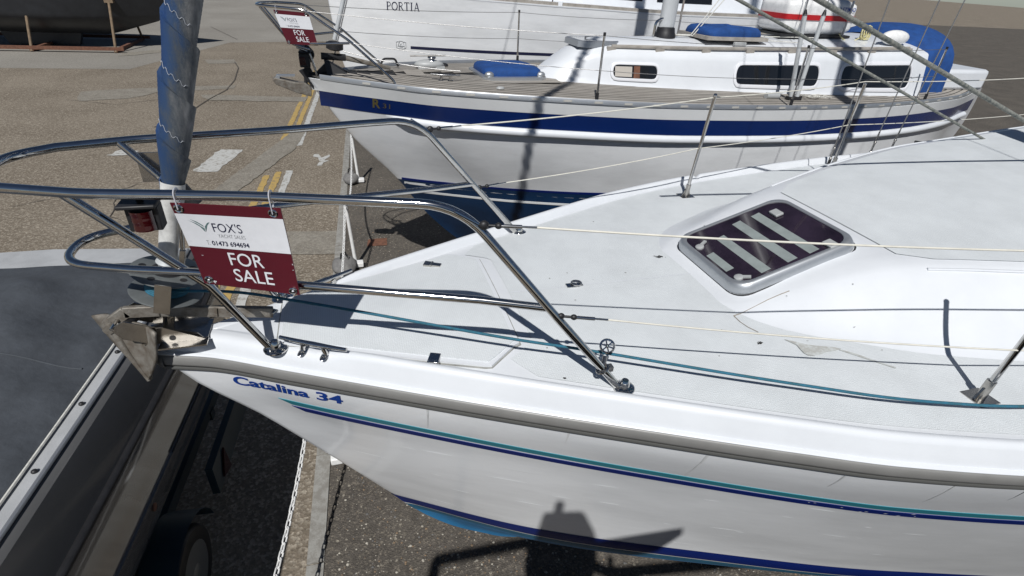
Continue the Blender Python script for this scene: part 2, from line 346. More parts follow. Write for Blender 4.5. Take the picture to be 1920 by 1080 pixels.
gpatch('concrete_strip', [AZ(150, 172, 0), AZ(300, 164, 0), AZ(440, 160, 0), AZ(440, 166, 0), AZ(300, 172, 0), AZ(240, 186, 0), AZ(150, 190, 0)], M['patch'], .008, .06, .4)
gpatch('concrete_strip', [AZ(385, 112, 0), AZ(440, 112, 0), AZ(446, 119, 0), AZ(390, 120, 0)], M['patch'], .008, .05, .4)
gpatch('concrete_strip', [AZ(230, 100, 0), AZ(320, 92, 0), AZ(300, 99, 0), AZ(225, 106, 0)], M['patch'], .014, .1, .4)
for pts in ([(440, 116), (447, 127), (440, 150), (425, 168), (385, 190), (340, 220), (290, 238)], [(395, 50), (445, 74)], [(500, 240), (440, 246)]):
    P3 = [AZ(x, y, .012) for x, y in pts]; o = MB(); rows = []
    for i, p in enumerate(P3):
        t = P3[min(i + 1, len(P3) - 1)] - P3[max(i - 1, 0)]; nrm = V(-t[1], t[0], 0); nrm /= np.linalg.norm(nrm); rows.append([p - nrm * .02, p + nrm * .02])
    o.grid(rows); o.build('tar_joint', M['crack'], ground, smooth=0)
# painted figure like a little anchor blob on the tarmac
gpatch('painted_mark', [AZ(588, 290, 0), AZ(597, 289, 0), AZ(604, 296, 0), AZ(618, 290, 0), AZ(620, 293, 0), AZ(607, 301, 0), AZ(618, 301, 0), AZ(606, 305, 0), AZ(604, 311, 0), AZ(595, 311, 0), AZ(599, 303, 0), AZ(596, 296, 0), AZ(587, 294, 0)], M['wpaint'], .008, .012)
for pts in ([(-5.5, 8.2), (-4.6, 8.9), (-4.1, 8.8), (-3.4, 9.9), (-2.9, 10.1)], [(-4.1, 8.8), (-3.9, 7.6), (-3.2, 6.9)], [(-7.5, 16.2), (-6.1, 15.6), (-4.9, 16.3), (-3.6, 15.9), (-2.2, 16.6)], [(.1, 2.2), (.55, 2.5), (.8, 3.3), (1.3, 3.7)], [(.9, .75), (1.5, .55), (2.3, .68)]):
    rows = []
    P2 = seg([V(x, y, .0115) for x, y in pts], 6)
    for p in P2: p[:2] += rng.uniform(-.03, .03, 2)
    for i, p in enumerate(P2):
        t = P2[min(i + 1, len(P2) - 1)] - P2[max(i - 1, 0)]; n_ = V(-t[1], t[0], 0); n_ /= np.linalg.norm(n_); w_ = random.uniform(.003, .011); rows.append([p - n_ * w_, p + n_ * w_])
    MB().grid(rows).build('crack', M['crack'], ground, smooth=0)
gpatch('rusty_plate', [AZ(690, 450, 0), AZ(726, 447, 0), AZ(726, 461, 0), AZ(688, 463, 0)], M['rust'], .012, .004)
# concrete kerb strip in lengths, flush with the yard
yk = -2.5
while yk < 34:
    ln = 1.05; a, b_ = yk + .008, yk + ln - .008; w = .062
    MB().prism([(gline(a) - w, a, -.02), (gline(a) + w, a, -.02), (gline(b_) + w, b_, -.02), (gline(b_) - w, b_, -.02)], (0, 0, .034 + random.uniform(-.003, .003))).build('kerb_stone', M['kerbpaint'], ground, smooth=0)
    yk += ln

# loose pebbles on the yard
def pebbles(name, m, n, seed):
    r = np.random.default_rng(seed); b = MB(); k = 0
    while k < n:
        if r.random() < .55: x, y = r.uniform(-.4, 3.2), r.uniform(-.6, 1.6)
        else: x, y = r.uniform(-.1, 2.6), r.uniform(1.6, 9)
        dens = .5 + .5 * math.sin(2.3 * x + 1.1 * math.sin(1.7 * y)) * math.sin(1.9 * y + .6) + (.5 if x > .9 and y < 1 else 0)
        if x < gline(y) + .1 or r.random() > dens * .8 + .12: continue
        q = float(np.clip(r.lognormal(-5.15, .38), .0025, .013)); a = r.uniform(0, 6.28); e = r.uniform(.6, 1.0); pts = []
        for j in range(6): t = a + j * 1.047; pts.append((x + q * math.cos(t) * r.uniform(.85, 1.1), y + q * e * math.sin(t) * r.uniform(.85, 1.1), .0055 + q * .25))
        pts += [(x + q * .45 * math.cos(a + j * 2.09), y + q * .45 * e * math.sin(a + j * 2.09), .005 + q * .75) for j in range(3)] + [(p[0], p[1], .003) for p in pts[:6]]
        f = [(0, 1, 6), (1, 2, 7, 6), (2, 3, 7), (3, 4, 8, 7), (4, 5, 8), (5, 0, 6, 8), (6, 7, 8)] + [(9 + j, 9 + (j + 1) % 6, (j + 1) % 6, j) for j in range(6)]
        b.add(pts, f); k += 1
    o = b.build(name, m, ground, smooth=0); tag(o, kind='stuff'); return o
pebbles('pale_pebbles', mat('pale_pebble', (.42, .39, .33), .7, var=.35, vscale=9), 1500, 1); pebbles('brown_pebbles', mat('brown_pebble', (.23, .16, .10), .7, var=.4, vscale=9), 1300, 2); pebbles('grey_pebbles', mat('grey_pebble', (.16, .155, .15), .7, var=.4, vscale=9), 1500, 3)

# ================================================================== HULL MATHS
class Hull:
    def __init__(s, stem, b0, b1, zs, zw, zbot, org, th, length):
        s.stem = pchip(*stem); s.b0 = pchip(*b0); s.b1 = pchip(*b1); s.zs = pchip(*zs); s.zw = zw; s.zb = pchip(*zbot); s.org = V(*org); s.th = th; s.L = length
        s.c, s.s_ = math.cos(th), math.sin(th)
    def W(s, u, v, z): return V(s.org[0] + u * s.c - v * s.s_, s.org[1] + u * s.s_ + v * s.c, z)
    def half(s, u, z):
        d = u - s.stem(z)
        if d <= 0: return 0.0
        if z < s.zw: d = u - s.stem(s.zw) - (s.stem(z) - s.stem(s.zw)) * math.exp(-d / 1.5)
        zs = s.zs(u); t = (zs - z) / (zs - s.zw)
        if t <= 1:
            t = max(t, 0); return lerp(s.b0(d), s.b1(d), t * (.86 + .14 * t))
        zb = s.zb(u); q = min(1, (s.zw - z) / max(.02, s.zw - zb)); return s.b1(max(d, 0)) * max(0, 1 - q ** 1.7) ** .75
    def P(s, u, z, side=-1, off=0.0):
        h = s.half(u, z); e = .02; du = (s.half(u + e, z) - s.half(u - e, z)) / (2 * e); dz = (s.half(u, z + e) - s.half(u, z - e)) / (2 * e)
        n = V(-du, 1, -dz); n /= np.linalg.norm(n)
        p = V(u, h, z) + n * off
        return s.W(p[0], side * p[1], p[2])
    def shell(s, ztop=None, name='hull', z0=None):
        # rows follow the stem; each row from stem to stern at parameter t (0 = sheer, 1 = keel line)
        us = np.concatenate([[0, .012, .035, .07, .12, .18], np.linspace(.25, 2.6, 34), np.linspace(2.7, s.L, 34)])
        ts = np.concatenate([np.linspace(0, 1, 16), 1 + np.linspace(.08, 1, 12)])
        b = MB()
        for side in (-1, 1):
            rows = []
            for t in ts:
                row = []
                for d in us:
                    u = d
                    for _ in range(3):
                        zs = s.zs(u)
                        if t <= 1: z = lerp(zs, s.zw, t)
                        else: z = lerp(s.zw, s.zb(u), min(t - 1, 1))
                        u = d * (s.L - s.stem(z)) / s.L + s.stem(z)
                    h = s.half(u, z) if d > 0 else 0.0
                    row.append(s.W(u, side * h, z))
                rows.append(row)
            b.grid(rows, flip=side > 0)
        # transom
        return b
    def band(s, zlo, zhi, off, side=-1, n=90, L=9.2, m=4):
        b = MB(); rows = []
        for k in range(n + 1):
            d = (k / n) ** 1.6 * L; row = []
            for j in range(m + 1):
                z = lerp(zhi, zlo, j / m); st = s.stem(z); u = st + d * (s.L - .2 - st) / (s.L - .2)
                row.append(s.P(u + .0005, z, side, off) if d > 0 else s.W(st - off, 0, z))
            rows.append(row)
        return b.grid(rows, flip=side > 0)
    def strip(s, zlo, zhi, u0, u1, off, side=-1, n=60, cut=0.0, thick=True):
        b = MB(); rows = []
        for k in range(n + 1):
            t = k / n; u = lerp(u0, u1, t)
            f0 = zlo(u) if callable(zlo) else zlo; f1 = zhi(u) if callable(zhi) else zhi
            uu = [u + cut * (1 - q) * (1 - t) for q in (1, .5, 0)]
            rows.append([s.P(uu[0], f1, side, 0.0), s.P(uu[0], f1, side, off), s.P(uu[1], (f0 + f1) / 2, side, off), s.P(uu[2], f0, side, off), s.P(uu[2], f0, side, 0.0)])
        b.grid(rows, flip=side > 0); return b

# ================================================================== THE NEAR WHITE YACHT
CT = Hull(stem=([.70, .82, .94, 1.064, 1.214, 1.339, 1.453, 1.759, 2.131, 2.52, 2.70], [2.2, 1.50, 1.30, 1.13, .98, .88, .80, .574, .296, 0.0, -.02]),
          b0=([0, .05, .187, .44, .80, 1.1, 1.63, 2.14, 2.42, 3.07, 3.67, 4.77, 6.3, 7.8, 10.4], [.020, .034, .078, .205, .385, .533, .785, 1.02, 1.14, 1.345, 1.475, 1.66, 1.79, 1.78, 1.35]),
          b1=([0, .05, .67, 1.42, 2.34, 4, 6, 8, 9.6], [0, .03, .375, .69, 1.03, 1.45, 1.6, 1.5, 1.0]),
          zs=([0, 10.5], [2.53, 2.53]), zw=1.45, zbot=([.8, .88, .98, 1.13, 1.30, 1.5, 2.2, 3.5, 5, 7, 10.4], [1.453, 1.339, 1.214, 1.064, .94, .82, .70, .66, .66, .80, 1.35]), org=(-.77, 0, 0), th=0, length=10.4)
yacht = thing('sailing_yacht', 'white sailing yacht with teal and navy stripes nearest the camera', 'yacht', (4.0, 0, 0))
CT.shell().build('hull', M['hullgel'], yacht, 60)
def bX(X): return CT.b0(X + .77)
def tstripe(X): return pchip([-.5, -.36, .02, .96, 1.86, 4, 9], [2.34, 2.332, 2.312, 2.25, 2.218, 2.20, 2.22])(X)
su = lambda f, d: (lambda u: f(u - .77) + d)
for side in (-1, 1):
    CT.strip(su(tstripe, -.037), su(tstripe, 0), .385, 10.2, .0022, side, 120, cut=.05).build('teal_stripe', M['teal'], yacht)
    CT.strip(su(tstripe, -.084), su(tstripe, -.048), .43, 10.2, .0022, side, 120, cut=.05).build('navy_stripe', M['navy'], yacht)
    CT.band(1.362, 1.455, .002, side).build('boot_stripe', M['navy'], yacht); CT.band(1.352, 1.3615, .003, side, m=1).build('boot_line', M['cream'], yacht); CT.band(1.285, 1.3515, .0036, side).build('boot_stripe', M['tealblue'], yacht)
    # antifouled bottom: everything below the boot stripe
    b = MB(); rows = []
    for z in np.concatenate([[1.30], np.linspace(1.28, .67, 18)]):
        row = []
        for d in np.concatenate([[0.0, .01, .03, .07], np.linspace(.12, 9.2, 60)]):
            st = CT.stem(z); u = st + d * (10.3 - st) / 9.3
            row.append(CT.P(u + .001, max(z, CT.zb(u)), side, .0022) if d > 0 else CT.W(u - .001, 0, z))
        rows.append(row)
    b.grid(rows, flip=side > 0).build('antifouled_bottom', M['antifoul'], yacht, 60)
    # rub rail: fat vinyl moulding with a dark lip under it
    rows, rows2, rows3 = [], [], []
    for X in np.concatenate([np.linspace(-.775, -.60, 12), np.linspace(-.57, 2.6, 50), np.linspace(2.7, 9.6, 30)]):
        h = bX(X); e = .02; du = (bX(X + e) - bX(X - e)) / (2 * e); nx, ny = -du, 1; k = math.hypot(nx, ny); nx /= k; ny /= k
        if X < -.76: nx, ny = -.8, .6
        rows.append([(X + nx * o, side * (h + ny * o), z) for o, z in ((-.006, 2.500), (.012, 2.499), (.018, 2.503), (.020, 2.512), (.021, 2.526), (.020, 2.541), (.015, 2.549), (-.004, 2.552))])
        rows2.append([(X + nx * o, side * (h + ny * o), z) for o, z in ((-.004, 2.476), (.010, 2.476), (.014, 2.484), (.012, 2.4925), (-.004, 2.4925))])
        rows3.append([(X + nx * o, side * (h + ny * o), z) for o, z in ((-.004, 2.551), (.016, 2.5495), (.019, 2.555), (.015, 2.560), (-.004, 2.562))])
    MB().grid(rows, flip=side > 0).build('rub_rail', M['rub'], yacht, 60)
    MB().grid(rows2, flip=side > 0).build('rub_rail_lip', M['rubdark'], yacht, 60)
    MB().grid(rows3, flip=side > 0).build('rub_rail_cap', M['steel'] if False else M['gel'], yacht, 60)
# rounded nose of the rub rail
b = MB()
for dz, r in ((0, 1),):
    rows = []
    for a in np.linspace(-math.pi / 2, math.pi / 2, 15):
        c_, s_ = math.cos(a), math.sin(a)
        rows.append([(-.772 - .012 - c_ * (.020 + o) + .012, s_ * (.030 + o), z) for o, z in ((-.01, 2.492), (.004, 2.490), (.014, 2.500), (.017, 2.517), (.014, 2.535), (.006, 2.549), (-.01, 2.552))])
    b.grid(rows)
b.build('rub_rail_nose', M['rub'], yacht, 60)
# ---- deck moulding with low bulwark
def deckz(X, y):
    h = max(bX(X) - .06, .05); return 2.607 + .036 * max(0, 1 - (y / h) ** 2) * sst(-.6, .6, X) + .012 * (1 - sst(-.3, .3, X))
def dsec(X):
    b_ = bX(X); k = float(sst(-.22, -.02, X)) * (1 - .9 * math.exp(-((X - 2.44) / .022) ** 2)); pts = []
    zt = lerp(2.622, 2.648, k)
    pr = [(0.004, 2.553), (-.004, 2.585), (-.012, 2.600), (-.020, lerp(2.612, 2.626, k)), (-.030, zt - .004), (-.042, zt), (-.056, lerp(2.622, 2.647, k)), (-.068, lerp(2.621, 2.636, k)), (-.082, lerp(2.621, 2.612, k))]
    for o, z in pr: pts.append((max(b_ + o, .004 + .0), z))
    yin = max(b_ - .084, .003)
    for q in (1, .8, .6, .4, .2, 0): pts.append((yin * q, max(deckz(X, yin * q), 2.6)))
    return pts
rows = []
for X in np.concatenate([np.linspace(-.772, -.1, 26), np.linspace(-.06, 2.3, 36), np.linspace(2.34, 2.54, 17), np.linspace(2.6, 9.6, 30)]):
    p = dsec(X); rows.append([(X, -y, z) for y, z in p] + [(X, y, z) for y, z in p[::-1][1:]])
MB().grid(rows).build('deck', M['gel'], yacht, 50)
MB().add([(-.772, -.03, 2.553), (-.772, .03, 2.553), (-.772, .02, 2.62), (-.772, -.02, 2.62)], [(0, 1, 2, 3)]).build('bow_face', M['gel'], yacht, 0)
# non-skid panels on the side decks
def ns_start(y): a = abs(y); return .615 if a < .34 else (.615 - (a - .34) * .9 if a < .47 else .50 + (a - .47) * 1.0)
rows = []
for k in range(46):
    t = k / 45; row = []
    for q in np.linspace(-1, 1, 41):
        X = lerp(.62, 9.3, t ** 1.5); y = q * (bX(X) - .115)
        X2 = lerp(ns_start(q * (bX(.6) - .115)), 9.3, t ** 1.5); y = q * (bX(X2) - .115)
        row.append((X2, y, deckz(X2, y) + .004))
    rows.append(row)
MB().grid(rows).build('nonskid_panel', M['nonskid'], yacht, 60)
# faint moulded joint along the centreline
b = MB(); b.grid([[(X, -.0035, deckz(X, 0) + .0055), (X, .0035, deckz(X, 0) + .0055)] for X in np.linspace(.62, 1.56, 10)]); b.build('deck_joint', M['gel'], yacht)
# ---- anchor locker lid
lidw = pchip([-.33, .42, .55], [.15, .45, .36])
def lid_w(X, e): return (lerp(.15, .445, (X + .33) / .75) if X < .42 else lerp(.445, .345, (X - .42) / .13)) + e
def lid_loft(e, dz, x0, x1, skirt=.02):
    b = MB(); rows = []
    xs = np.concatenate([np.linspace(x0, .36, 14), [.40, .42 + e * .4, .45], np.linspace(.48, x1, 4)])
    for X in xs:
        w = lid_w(min(max(X, -.33), .55), e); r = [(X, -w, deckz(X, w) + dz - skirt)]
        for q in np.linspace(-1, 1, 13): r.append((X, q * w, deckz(X, q * w) + dz))
        r.append((X, w, deckz(X, w) + dz - skirt)); rows.append(r)
    b.grid(rows)
    for r in (rows[0], rows[-1]): b.add(r + [(p[0], p[1], p[2] - skirt) for p in r[1:-1][::-1]], [tuple(range(len(r) * 2 - 2))])
    return b
lid_loft(.014, .003, -.345, .565, .004).build('locker_seam', M['seam'], yacht, 30)
lid = lid_loft(.008, .012, -.338, .558).build('anchor_locker_lid', M['gel'], yacht, 30)
lid_loft(-.012, .016, -.325, .54, .004).build('nonskid_panel', M['nonskid'], lid, 30)
# latch and hinge on the lid
def fit(c, t):
    z = deckz(c[0], c[1]); return V(c[0], c[1], z + t)
b = MB(); ax = np.array([[.93, -.36, 0], [.36, .93, 0], [0, 0, 1]])
b.box(fit((.22, -.375), .020), (.042, .060, .010), ax); b.box(fit((.215, -.40), .022), (.040, .012, .020), ax); b.build('locker_latch', M['steel'], yacht, 30, bevel=.002)
b = MB(); ax2 = np.array([[.9, -.43, 0], [.43, .9, 0], [0, 0, 1]])
b.box(fit((.335, .315), .021), (.055, .028, .007), ax2); b.box(fit((.30, .335), .020), (.032, .04, .012), ax2); b.lathe(fit((.318, .325), .022), (.43, .9, 0), [(.006, -.02), (.006, .02)], 10); b.build('locker_hinge', M['steelr'], yacht, 30)
# folding pad eye on the centreline
pe = MB(); pe.box(fit((.915, 0), .008), (.05, .034, .006)); pe.box(fit((.955, .002), .008), (.03, .028, .006)); pe.tube([fit((.94 + .024 * math.cos(a), .004 + .022 * math.sin(a)), .016) for a in np.linspace(0, 6.283, 15)[:-1]], .0045, 6, closed=True)
pe.build('pad_eye', M['steel'], yacht, 40, bevel=.002)
# ---- mooring cleats
def cleat(c, d, name='mooring_cleat'):
    d = V(d[0], d[1], 0); d /= np.linalg.norm(d); n = V(-d[1], d[0], 0); b = MB(); z0 = deckz(c[0], c[1]) - .002
    for s in (-1, 1):
        f = V(c[0], c[1], z0) + d * s * .045
        b.blob(f + V(0, 0, .004), (.016, .034, .009), 14, 6, ax=np.array([d, n, [0, 0, 1]]))
        b.tube([f, f + V(0, 0, .018) + d * s * .002, f + V(0, 0, .036) - d * s * .004], [.013, .010, .012], 10)
    pts = [V(c[0], c[1], z0 + .046 + .004 * abs(q) ** 2) + d * q * .135 for q in np.linspace(-1, 1, 17)]
    b.tube(pts, [lerp(.011, .0075, abs(q)) for q in np.linspace(-1, 1, 17)], 10)
    return b.build(name, M['steel'], yacht, 50)
cleat((-.205, -.235), (.55, -.30)); cleat((-.17, .232), (.55, .30))
# ---- bow platform: stem fitting with rollers
b = MB()
for s in (-1, 1):
    y0 = s * .062; b.prism([(-.60, y0, 2.625), (-.77, y0, 2.625), (-.86, y0, 2.66), (-.89, y0, 2.71), (-.84, y0, 2.735), (-.76, y0, 2.70), (-.62, y0, 2.655)], (0, s * .005, 0))
b.box((-.70, 0, 2.627), (.22, .125, .005)); st = b.build('stem_fitting', M['steelr'], yacht, 30)
MB().lathe((-.845, -.055, 2.69), (0, 1, 0), [(.03, 0), (.018, .03), (.016, .055), (.018, .08), (.03, .11)], 18).build('bow_roller', M['black'], st)
MB().tube([(-.88, -.075, 2.712), (-.88, .075, 2.712)], .006, 8).build('retaining_pin', M['steel'], st)
for s in (-1, 1):
    b = MB(); b.box((-.665, s * .092, 2.630), (.16, .045, .006)); b.prism([(-.59, s * .073, 2.630), (-.745, s * .073, 2.630), (-.745, s * .073, 2.70), (-.72, s * .073, 2.70)], (0, s * .005, 0))
    cp = b.build('cheek_plate', M['steelr'], st, 20)
    MB().lathe((-.70, s * .076, 2.652), (0, s, 0), [(.011, 0), (.011, .0035)], 14).build('cheek_hole', M['black'], st, 0)
MB().prism([(-.715, -.004, 2.63), (-.735, -.004, 2.63), (-.705, -.004, 2.80), (-.675, -.004, 2.80)], (0, .008, 0)).build('stay_plate', M['steel'], st, 30)
# ---- trunk with sloping front
def trunk_base(X): return pchip([1.52, 1.56, 1.62, 1.72, 1.9, 2.2, 3.0, 3.9, 6, 8], [.28, .40, .49, .57, .66, .80, 1.03, 1.22, 1.33, 1.2])(X)
def trunk_top(X): return pchip([1.52, 1.62, 1.9, 2.2, 3.0, 3.9, 6, 8], [.24, .31, .36, .43, .70, .92, 1.05, .95])(X)
def trunk_z(X): return pchip([1.52, 1.56, 1.62, 2.15, 2.3, 2.7, 3.0, 3.9, 6, 8], [2.640, 2.652, 2.668, 2.848, 2.878, 2.905, 2.92, 2.96, 3.06, 3.06])(X)
rows = []
for X in np.concatenate([np.linspace(1.52, 1.66, 8), np.linspace(1.7, 4, 36), np.linspace(4.2, 8, 14)]):
    tb, tt, tz = trunk_base(X), trunk_top(X), trunk_z(X); zd = deckz(X, tb) - .004; half = []
    for q in np.linspace(0, 1, 12):
        e = q * q * (3 - 2 * q); half.append((lerp(tb, tt, q ** .9), lerp(zd, tz, lerp(q, e, .55))))
    for q in (.8, .6, .4, .2, 0): half.append((tt * q, tz + .028 * (1 - q * q) * sst(2.0, 3.2, X)))
    rows.append([(X, -y, z) for y, z in half] + [(X, y, z) for y, z in half[::-1][1:]])
trunk = MB().grid(rows).build('cabin_trunk', M['gel'], yacht, 55)
f = rows[-1]; MB().add(list(f), [tuple(range(len(f)))]).build('trunk_end', M['gel'], trunk, 0)
rows = []
for X in np.linspace(2.31, 6.8, 40):
    w = trunk_top(X) - .035 - .05 * (1 - float(sst(2.31, 2.42, X))); tz = trunk_z(X); tt = trunk_top(X); rows.append([(X, q * w, tz + .028 * (1 - (q * w / tt) ** 2) * sst(2.0, 3.2, X) + .0045) for q in np.linspace(-1, 1, 15)])
MB().grid(rows).build('nonskid_panel', M['nonskid'], trunk, 50)
b = MB()
for sgn in (-1, 1):
    b.tube([(X, sgn * (trunk_top(X) + .03), trunk_z(X) - .012) for X in np.linspace(2.35, 6.5, 26)], .007, 6)
b.build('trunk_moulding', M['gel'], trunk)
# ---- foredeck hatch on the slope
HO = V(1.62, 0, 2.672); HA = V(.59, 0, .197); HA /= np.linalg.norm(HA); HN = V(-HA[2], 0, HA[0]); HY = V(0, 1, 0)
def hp(a, y, n): return HO + HA * a + HY * y + HN * n
def rrect(x0, x1, y0, y1, r, n=6):
    out = []
    for cx, cy, a0 in ((x1 - r, y1 - r, 0), (x0 + r, y1 - r, 90), (x0 + r, y0 + r, 180), (x1 - r, y0 + r, 270)):
        for k in range(n + 1): a = math.radians(a0 + 90 * k / n); out.append((cx + r * math.cos(a), cy + r * math.sin(a)))
    return out
hatch_rows = []
for e, n_ in ((.016, -.015), (.014, .018), (.004, .040), (-.004, .046), (-.014, .047), (-.020, .044), (-.020, .038)):
    hatch_rows.append([hp(a, y, n_) for a, y in rrect(0 - e, .625 + e, -.265 - e, .265 + e, .075 + max(e, 0))])
hatch = MB().grid(hatch_rows, cu=True).build('foredeck_hatch', M['alu'], yacht, 50)
gl = MB(); pl = [hp(a, y, .040) for a, y in rrect(.016, .609, -.249, .249, .062)]; gl.add(pl, [tuple(range(len(pl)))]); pane = gl.build('tinted_pane', M['glass'], hatch, 0)
gk = MB(); gk.grid([[hp(a, y, n_) for a, y in rrect(-e, .625 + e, -.265 - e, .265 + e, .08)] for e, n_ in ((.014, -.018), (.020, -.010), (.020, -.004), (.015, -.001))], cu=True); gk.build('gasket', M['black'], hatch, 50)
def hplane(px, py, n_=.0405):
    d = ray(px, py); o = HO + HN * n_; t = ((o - CAM) @ HN) / (d @ HN); p = CAM + d * t - HO; return (p @ HA, p @ HY)
for (p, q, w) in (((1413, 404), (1553, 484), .052), ((1378, 419), (1509, 500), .052), ((1348, 446), (1444, 511), .050), ((1329, 478), (1371, 505), .042)):
    a0, y0 = hplane(*p); a1, y1 = hplane(*q); am = (a0 + a1) / 2; y0 = min(y0, .225); y1 = max(y1, -.225)
    MB().add([hp(am - w / 2, y0, .0415), hp(am + w / 2, y0 + .006, .0415), hp(am + w / 2 + .002, y1, .0415), hp(am - w / 2, y1 - .004, .0415)], [(0, 1, 2, 3)]).build('grip_tape', M['tape'], hatch, 0)
for (p, q) in (((1312, 464), (1324, 453)), ((1385, 521), (1408, 521))):
    a0, y0 = hplane(*p); a1, y1 = hplane(*q); b = MB(); b.lathe(hp(a0, y0, .040), HN, [(.021, 0), (.021, .008), (.017, .011), (.004, .012)], 18)
    dv = hp(a1, y1, .047) - hp(a0, y0, .047); dv /= np.linalg.norm(dv); b.box(hp(a0, y0, .047) + dv * .030, (.045, .015, .008), np.array([dv, np.cross(HN, dv), HN])); b.build('hatch_handle', M['greyplastic'], hatch, 40)
for (px, py) in ((1459, 400), (1561, 458)):
    a0, y0 = hplane(px, py); MB().box(hp(a0 - .012, y0, .048), (.045, .06, .014), np.array([HA, HY, HN])).build('hatch_hinge', M['greyplastic'], hatch, 30, bevel=.004)
# ---- pulpit
R1 = .0148
def rail_hw(X): return pchip([-.95, -.73, -.5, -.27, -.11, .05, .2, .3], [.20, .265, .305, .35, .395, .435, .475, .50])(X)
top = []
for s in (-1, 1):
    half = [V(.846, s * .657, 2.615), V(.579, s * .582, 2.935), V(.29, s * .495, 3.288)] + [V(X, s * rail_hw(X), 3.29) for X in (.05, -.27, -.5, -.73)] + [V(-.95, s * .19, 3.29)]
    top.append(fillet(half, [0, .03, .12, .05, .05, .05, .05, 0], 7))
front = fillet([top[0][-1], V(-1.05, -.10, 3.29), V(-1.05, .10, 3.29), top[1][-1]], [0, .09, .09, 0], 7)
pul = MB().tube(top[0] + front[1:-1] + top[1][::-1], R1, 14).build('pulpit', M['steel'], yacht, 60)
def midp(X, s): return V(X, s * pchip([-.80, -.71, -.51, -.2, .36, .57], [.15, .18, .235, .35, .505, .578])(X), pchip([-.8, -.5, -.2, .57], [3.0, 3.0, 2.985, 2.945])(X))
mid = [midp(X, -1) for X in (.572, .36, .1, -.2, -.35, -.51, -.71)] + fillet([midp(-.71, -1), V(-.93, -.10, 3.0), V(-.93, .10, 3.0), midp(-.71, 1)], [0, .1, .1, 0], 6)[1:-1] + [midp(X, 1) for X in (-.71, -.51, -.35, -.2, .1, .36, .572)]
MB().tube(mid, .0138, 12).build('lower_rail', M['steel'], pul, 60)
for s in (-1, 1):
    MB().tube(seg([V(-.36, s * .178, 2.625), V(-.50, s * .20, 2.93), V(-.785, s * .245, 3.288)], 4), .0142, 12).build('front_leg', M['steel'], pul, 60)
    for (X, y, r) in ((-.355, .178, .044), (.851, .660, .040)):
        z = deckz(X, y); b = MB(); b.lathe((X + .012, s * y, z + .001), (0, 0, 1), [(r, 0), (r, .005), (r * .9, .009), (.020, .011), (.017, .030), (.012, .038)], 22)
        for a in (0.6, 2.7, 4.8): b.lathe((X + .012 + r * .72 * math.cos(a), s * y + r * .72 * math.sin(a), z + .008), (0, 0, 1), [(.006, 0), (.005, .004), (.001, .005)], 8)
        b.build('foot_flange', M['steel'], pul, 45)
# rail fittings where the lifelines start
def turnbuckle(a, d, name='turnbuckle', k=1.0):
    a = np.array(a, float); d = np.array(d, float) / np.linalg.norm(d); b = MB()
    b.blob(a + d * .012, (.016 * k, .012 * k, .015 * k), 10, 6); b.tube([a + d * .02, a + d * .055], .0045, 8); b.blob(a + d * .055, (.012, .010, .010), 10, 6, ax=np.array([d, np.cross([0, 0, 1], d), [0, 0, 1]]))
    o = b.build(name + '_toggle', M['black'], pul, 50)
    c = MB(); c.tube([a + d * .058, a + d * .125], .0062, 8); c.tube([a + d * .125, a + d * .17], .0036, 8); c.build('barrel', M['steel'], o, 50); return a + d * .17
STB1 = V(2.20, 1.02, 3.262); STB2 = V(3.83, 1.45, 3.285)
LL = []
for s in (-1, 1):
    up0 = V(.345, s * .525, 3.235); up1 = V(2.20, s * 1.03, 3.262 if s > 0 else 3.237); up2 = V(3.83, s * 1.45, 3.285)
    e = turnbuckle(up0, up1 - up0)
    MB().tube(seg([up0 - V(.075, 0, -.047), up0], 3), .0045, 8).build('lifeline_bail', M['steel'], pul)
    pts = sag(e, up1, .012) + sag(up1, up2, .012)[1:] + sag(up2, V(6.2, s * 1.66, 3.30), .015)[1:]
    MB().tube(pts, .0036, 8).build('lifeline', M['vinyl'], yacht, 60)
    lo0 = V(.60, s * .590, 2.918); lo1 = V(2.165, s * 1.02, 2.945 if s > 0 else 2.85); lo2 = V(3.815, s * 1.44, 2.96)
    e = turnbuckle(lo0, lo1 - lo0, k=.8)
    pts = sag(e, lo1, .012) + sag(lo1, lo2, .012)[1:] + sag(lo2, V(6.2, s * 1.65, 2.97), .015)[1:]
    MB().tube(pts, .0032, 8).build('lifeline', M['vinyl'], yacht, 60)
    for (X, y, lean) in ((2.15, 1.01, .05), (3.80, 1.435, .03), (6.18, 1.64, .02)):
        z = deckz(X, y); b = MB(); b.tube(seg([V(X, s * y, z), V(X + lean, s * (y + .01), z + .655)], 4), .0115, 10); b.blob((X + lean, s * (y + .01), z + .658), (.013, .013, .012), 10, 6)
        so = b.build('stanchion', M['steel'], yacht, 60); b = MB(); b.box((X, s * y, z + .003), (.095, .085, .008)); b.tube([(X, s * y, z), (X + .006, s * y, z + .085)], .0165, 10)
        for q in (-1, 1): b.prism([(X + q * .034, s * y - .004, z + .005), (X + q * .014, s * y - .004, z + .055), (X + q * .008, s * y - .004, z + .005)], (0, .008, 0))
        b.build('stanchion_base', M['steelr'], so, 40)
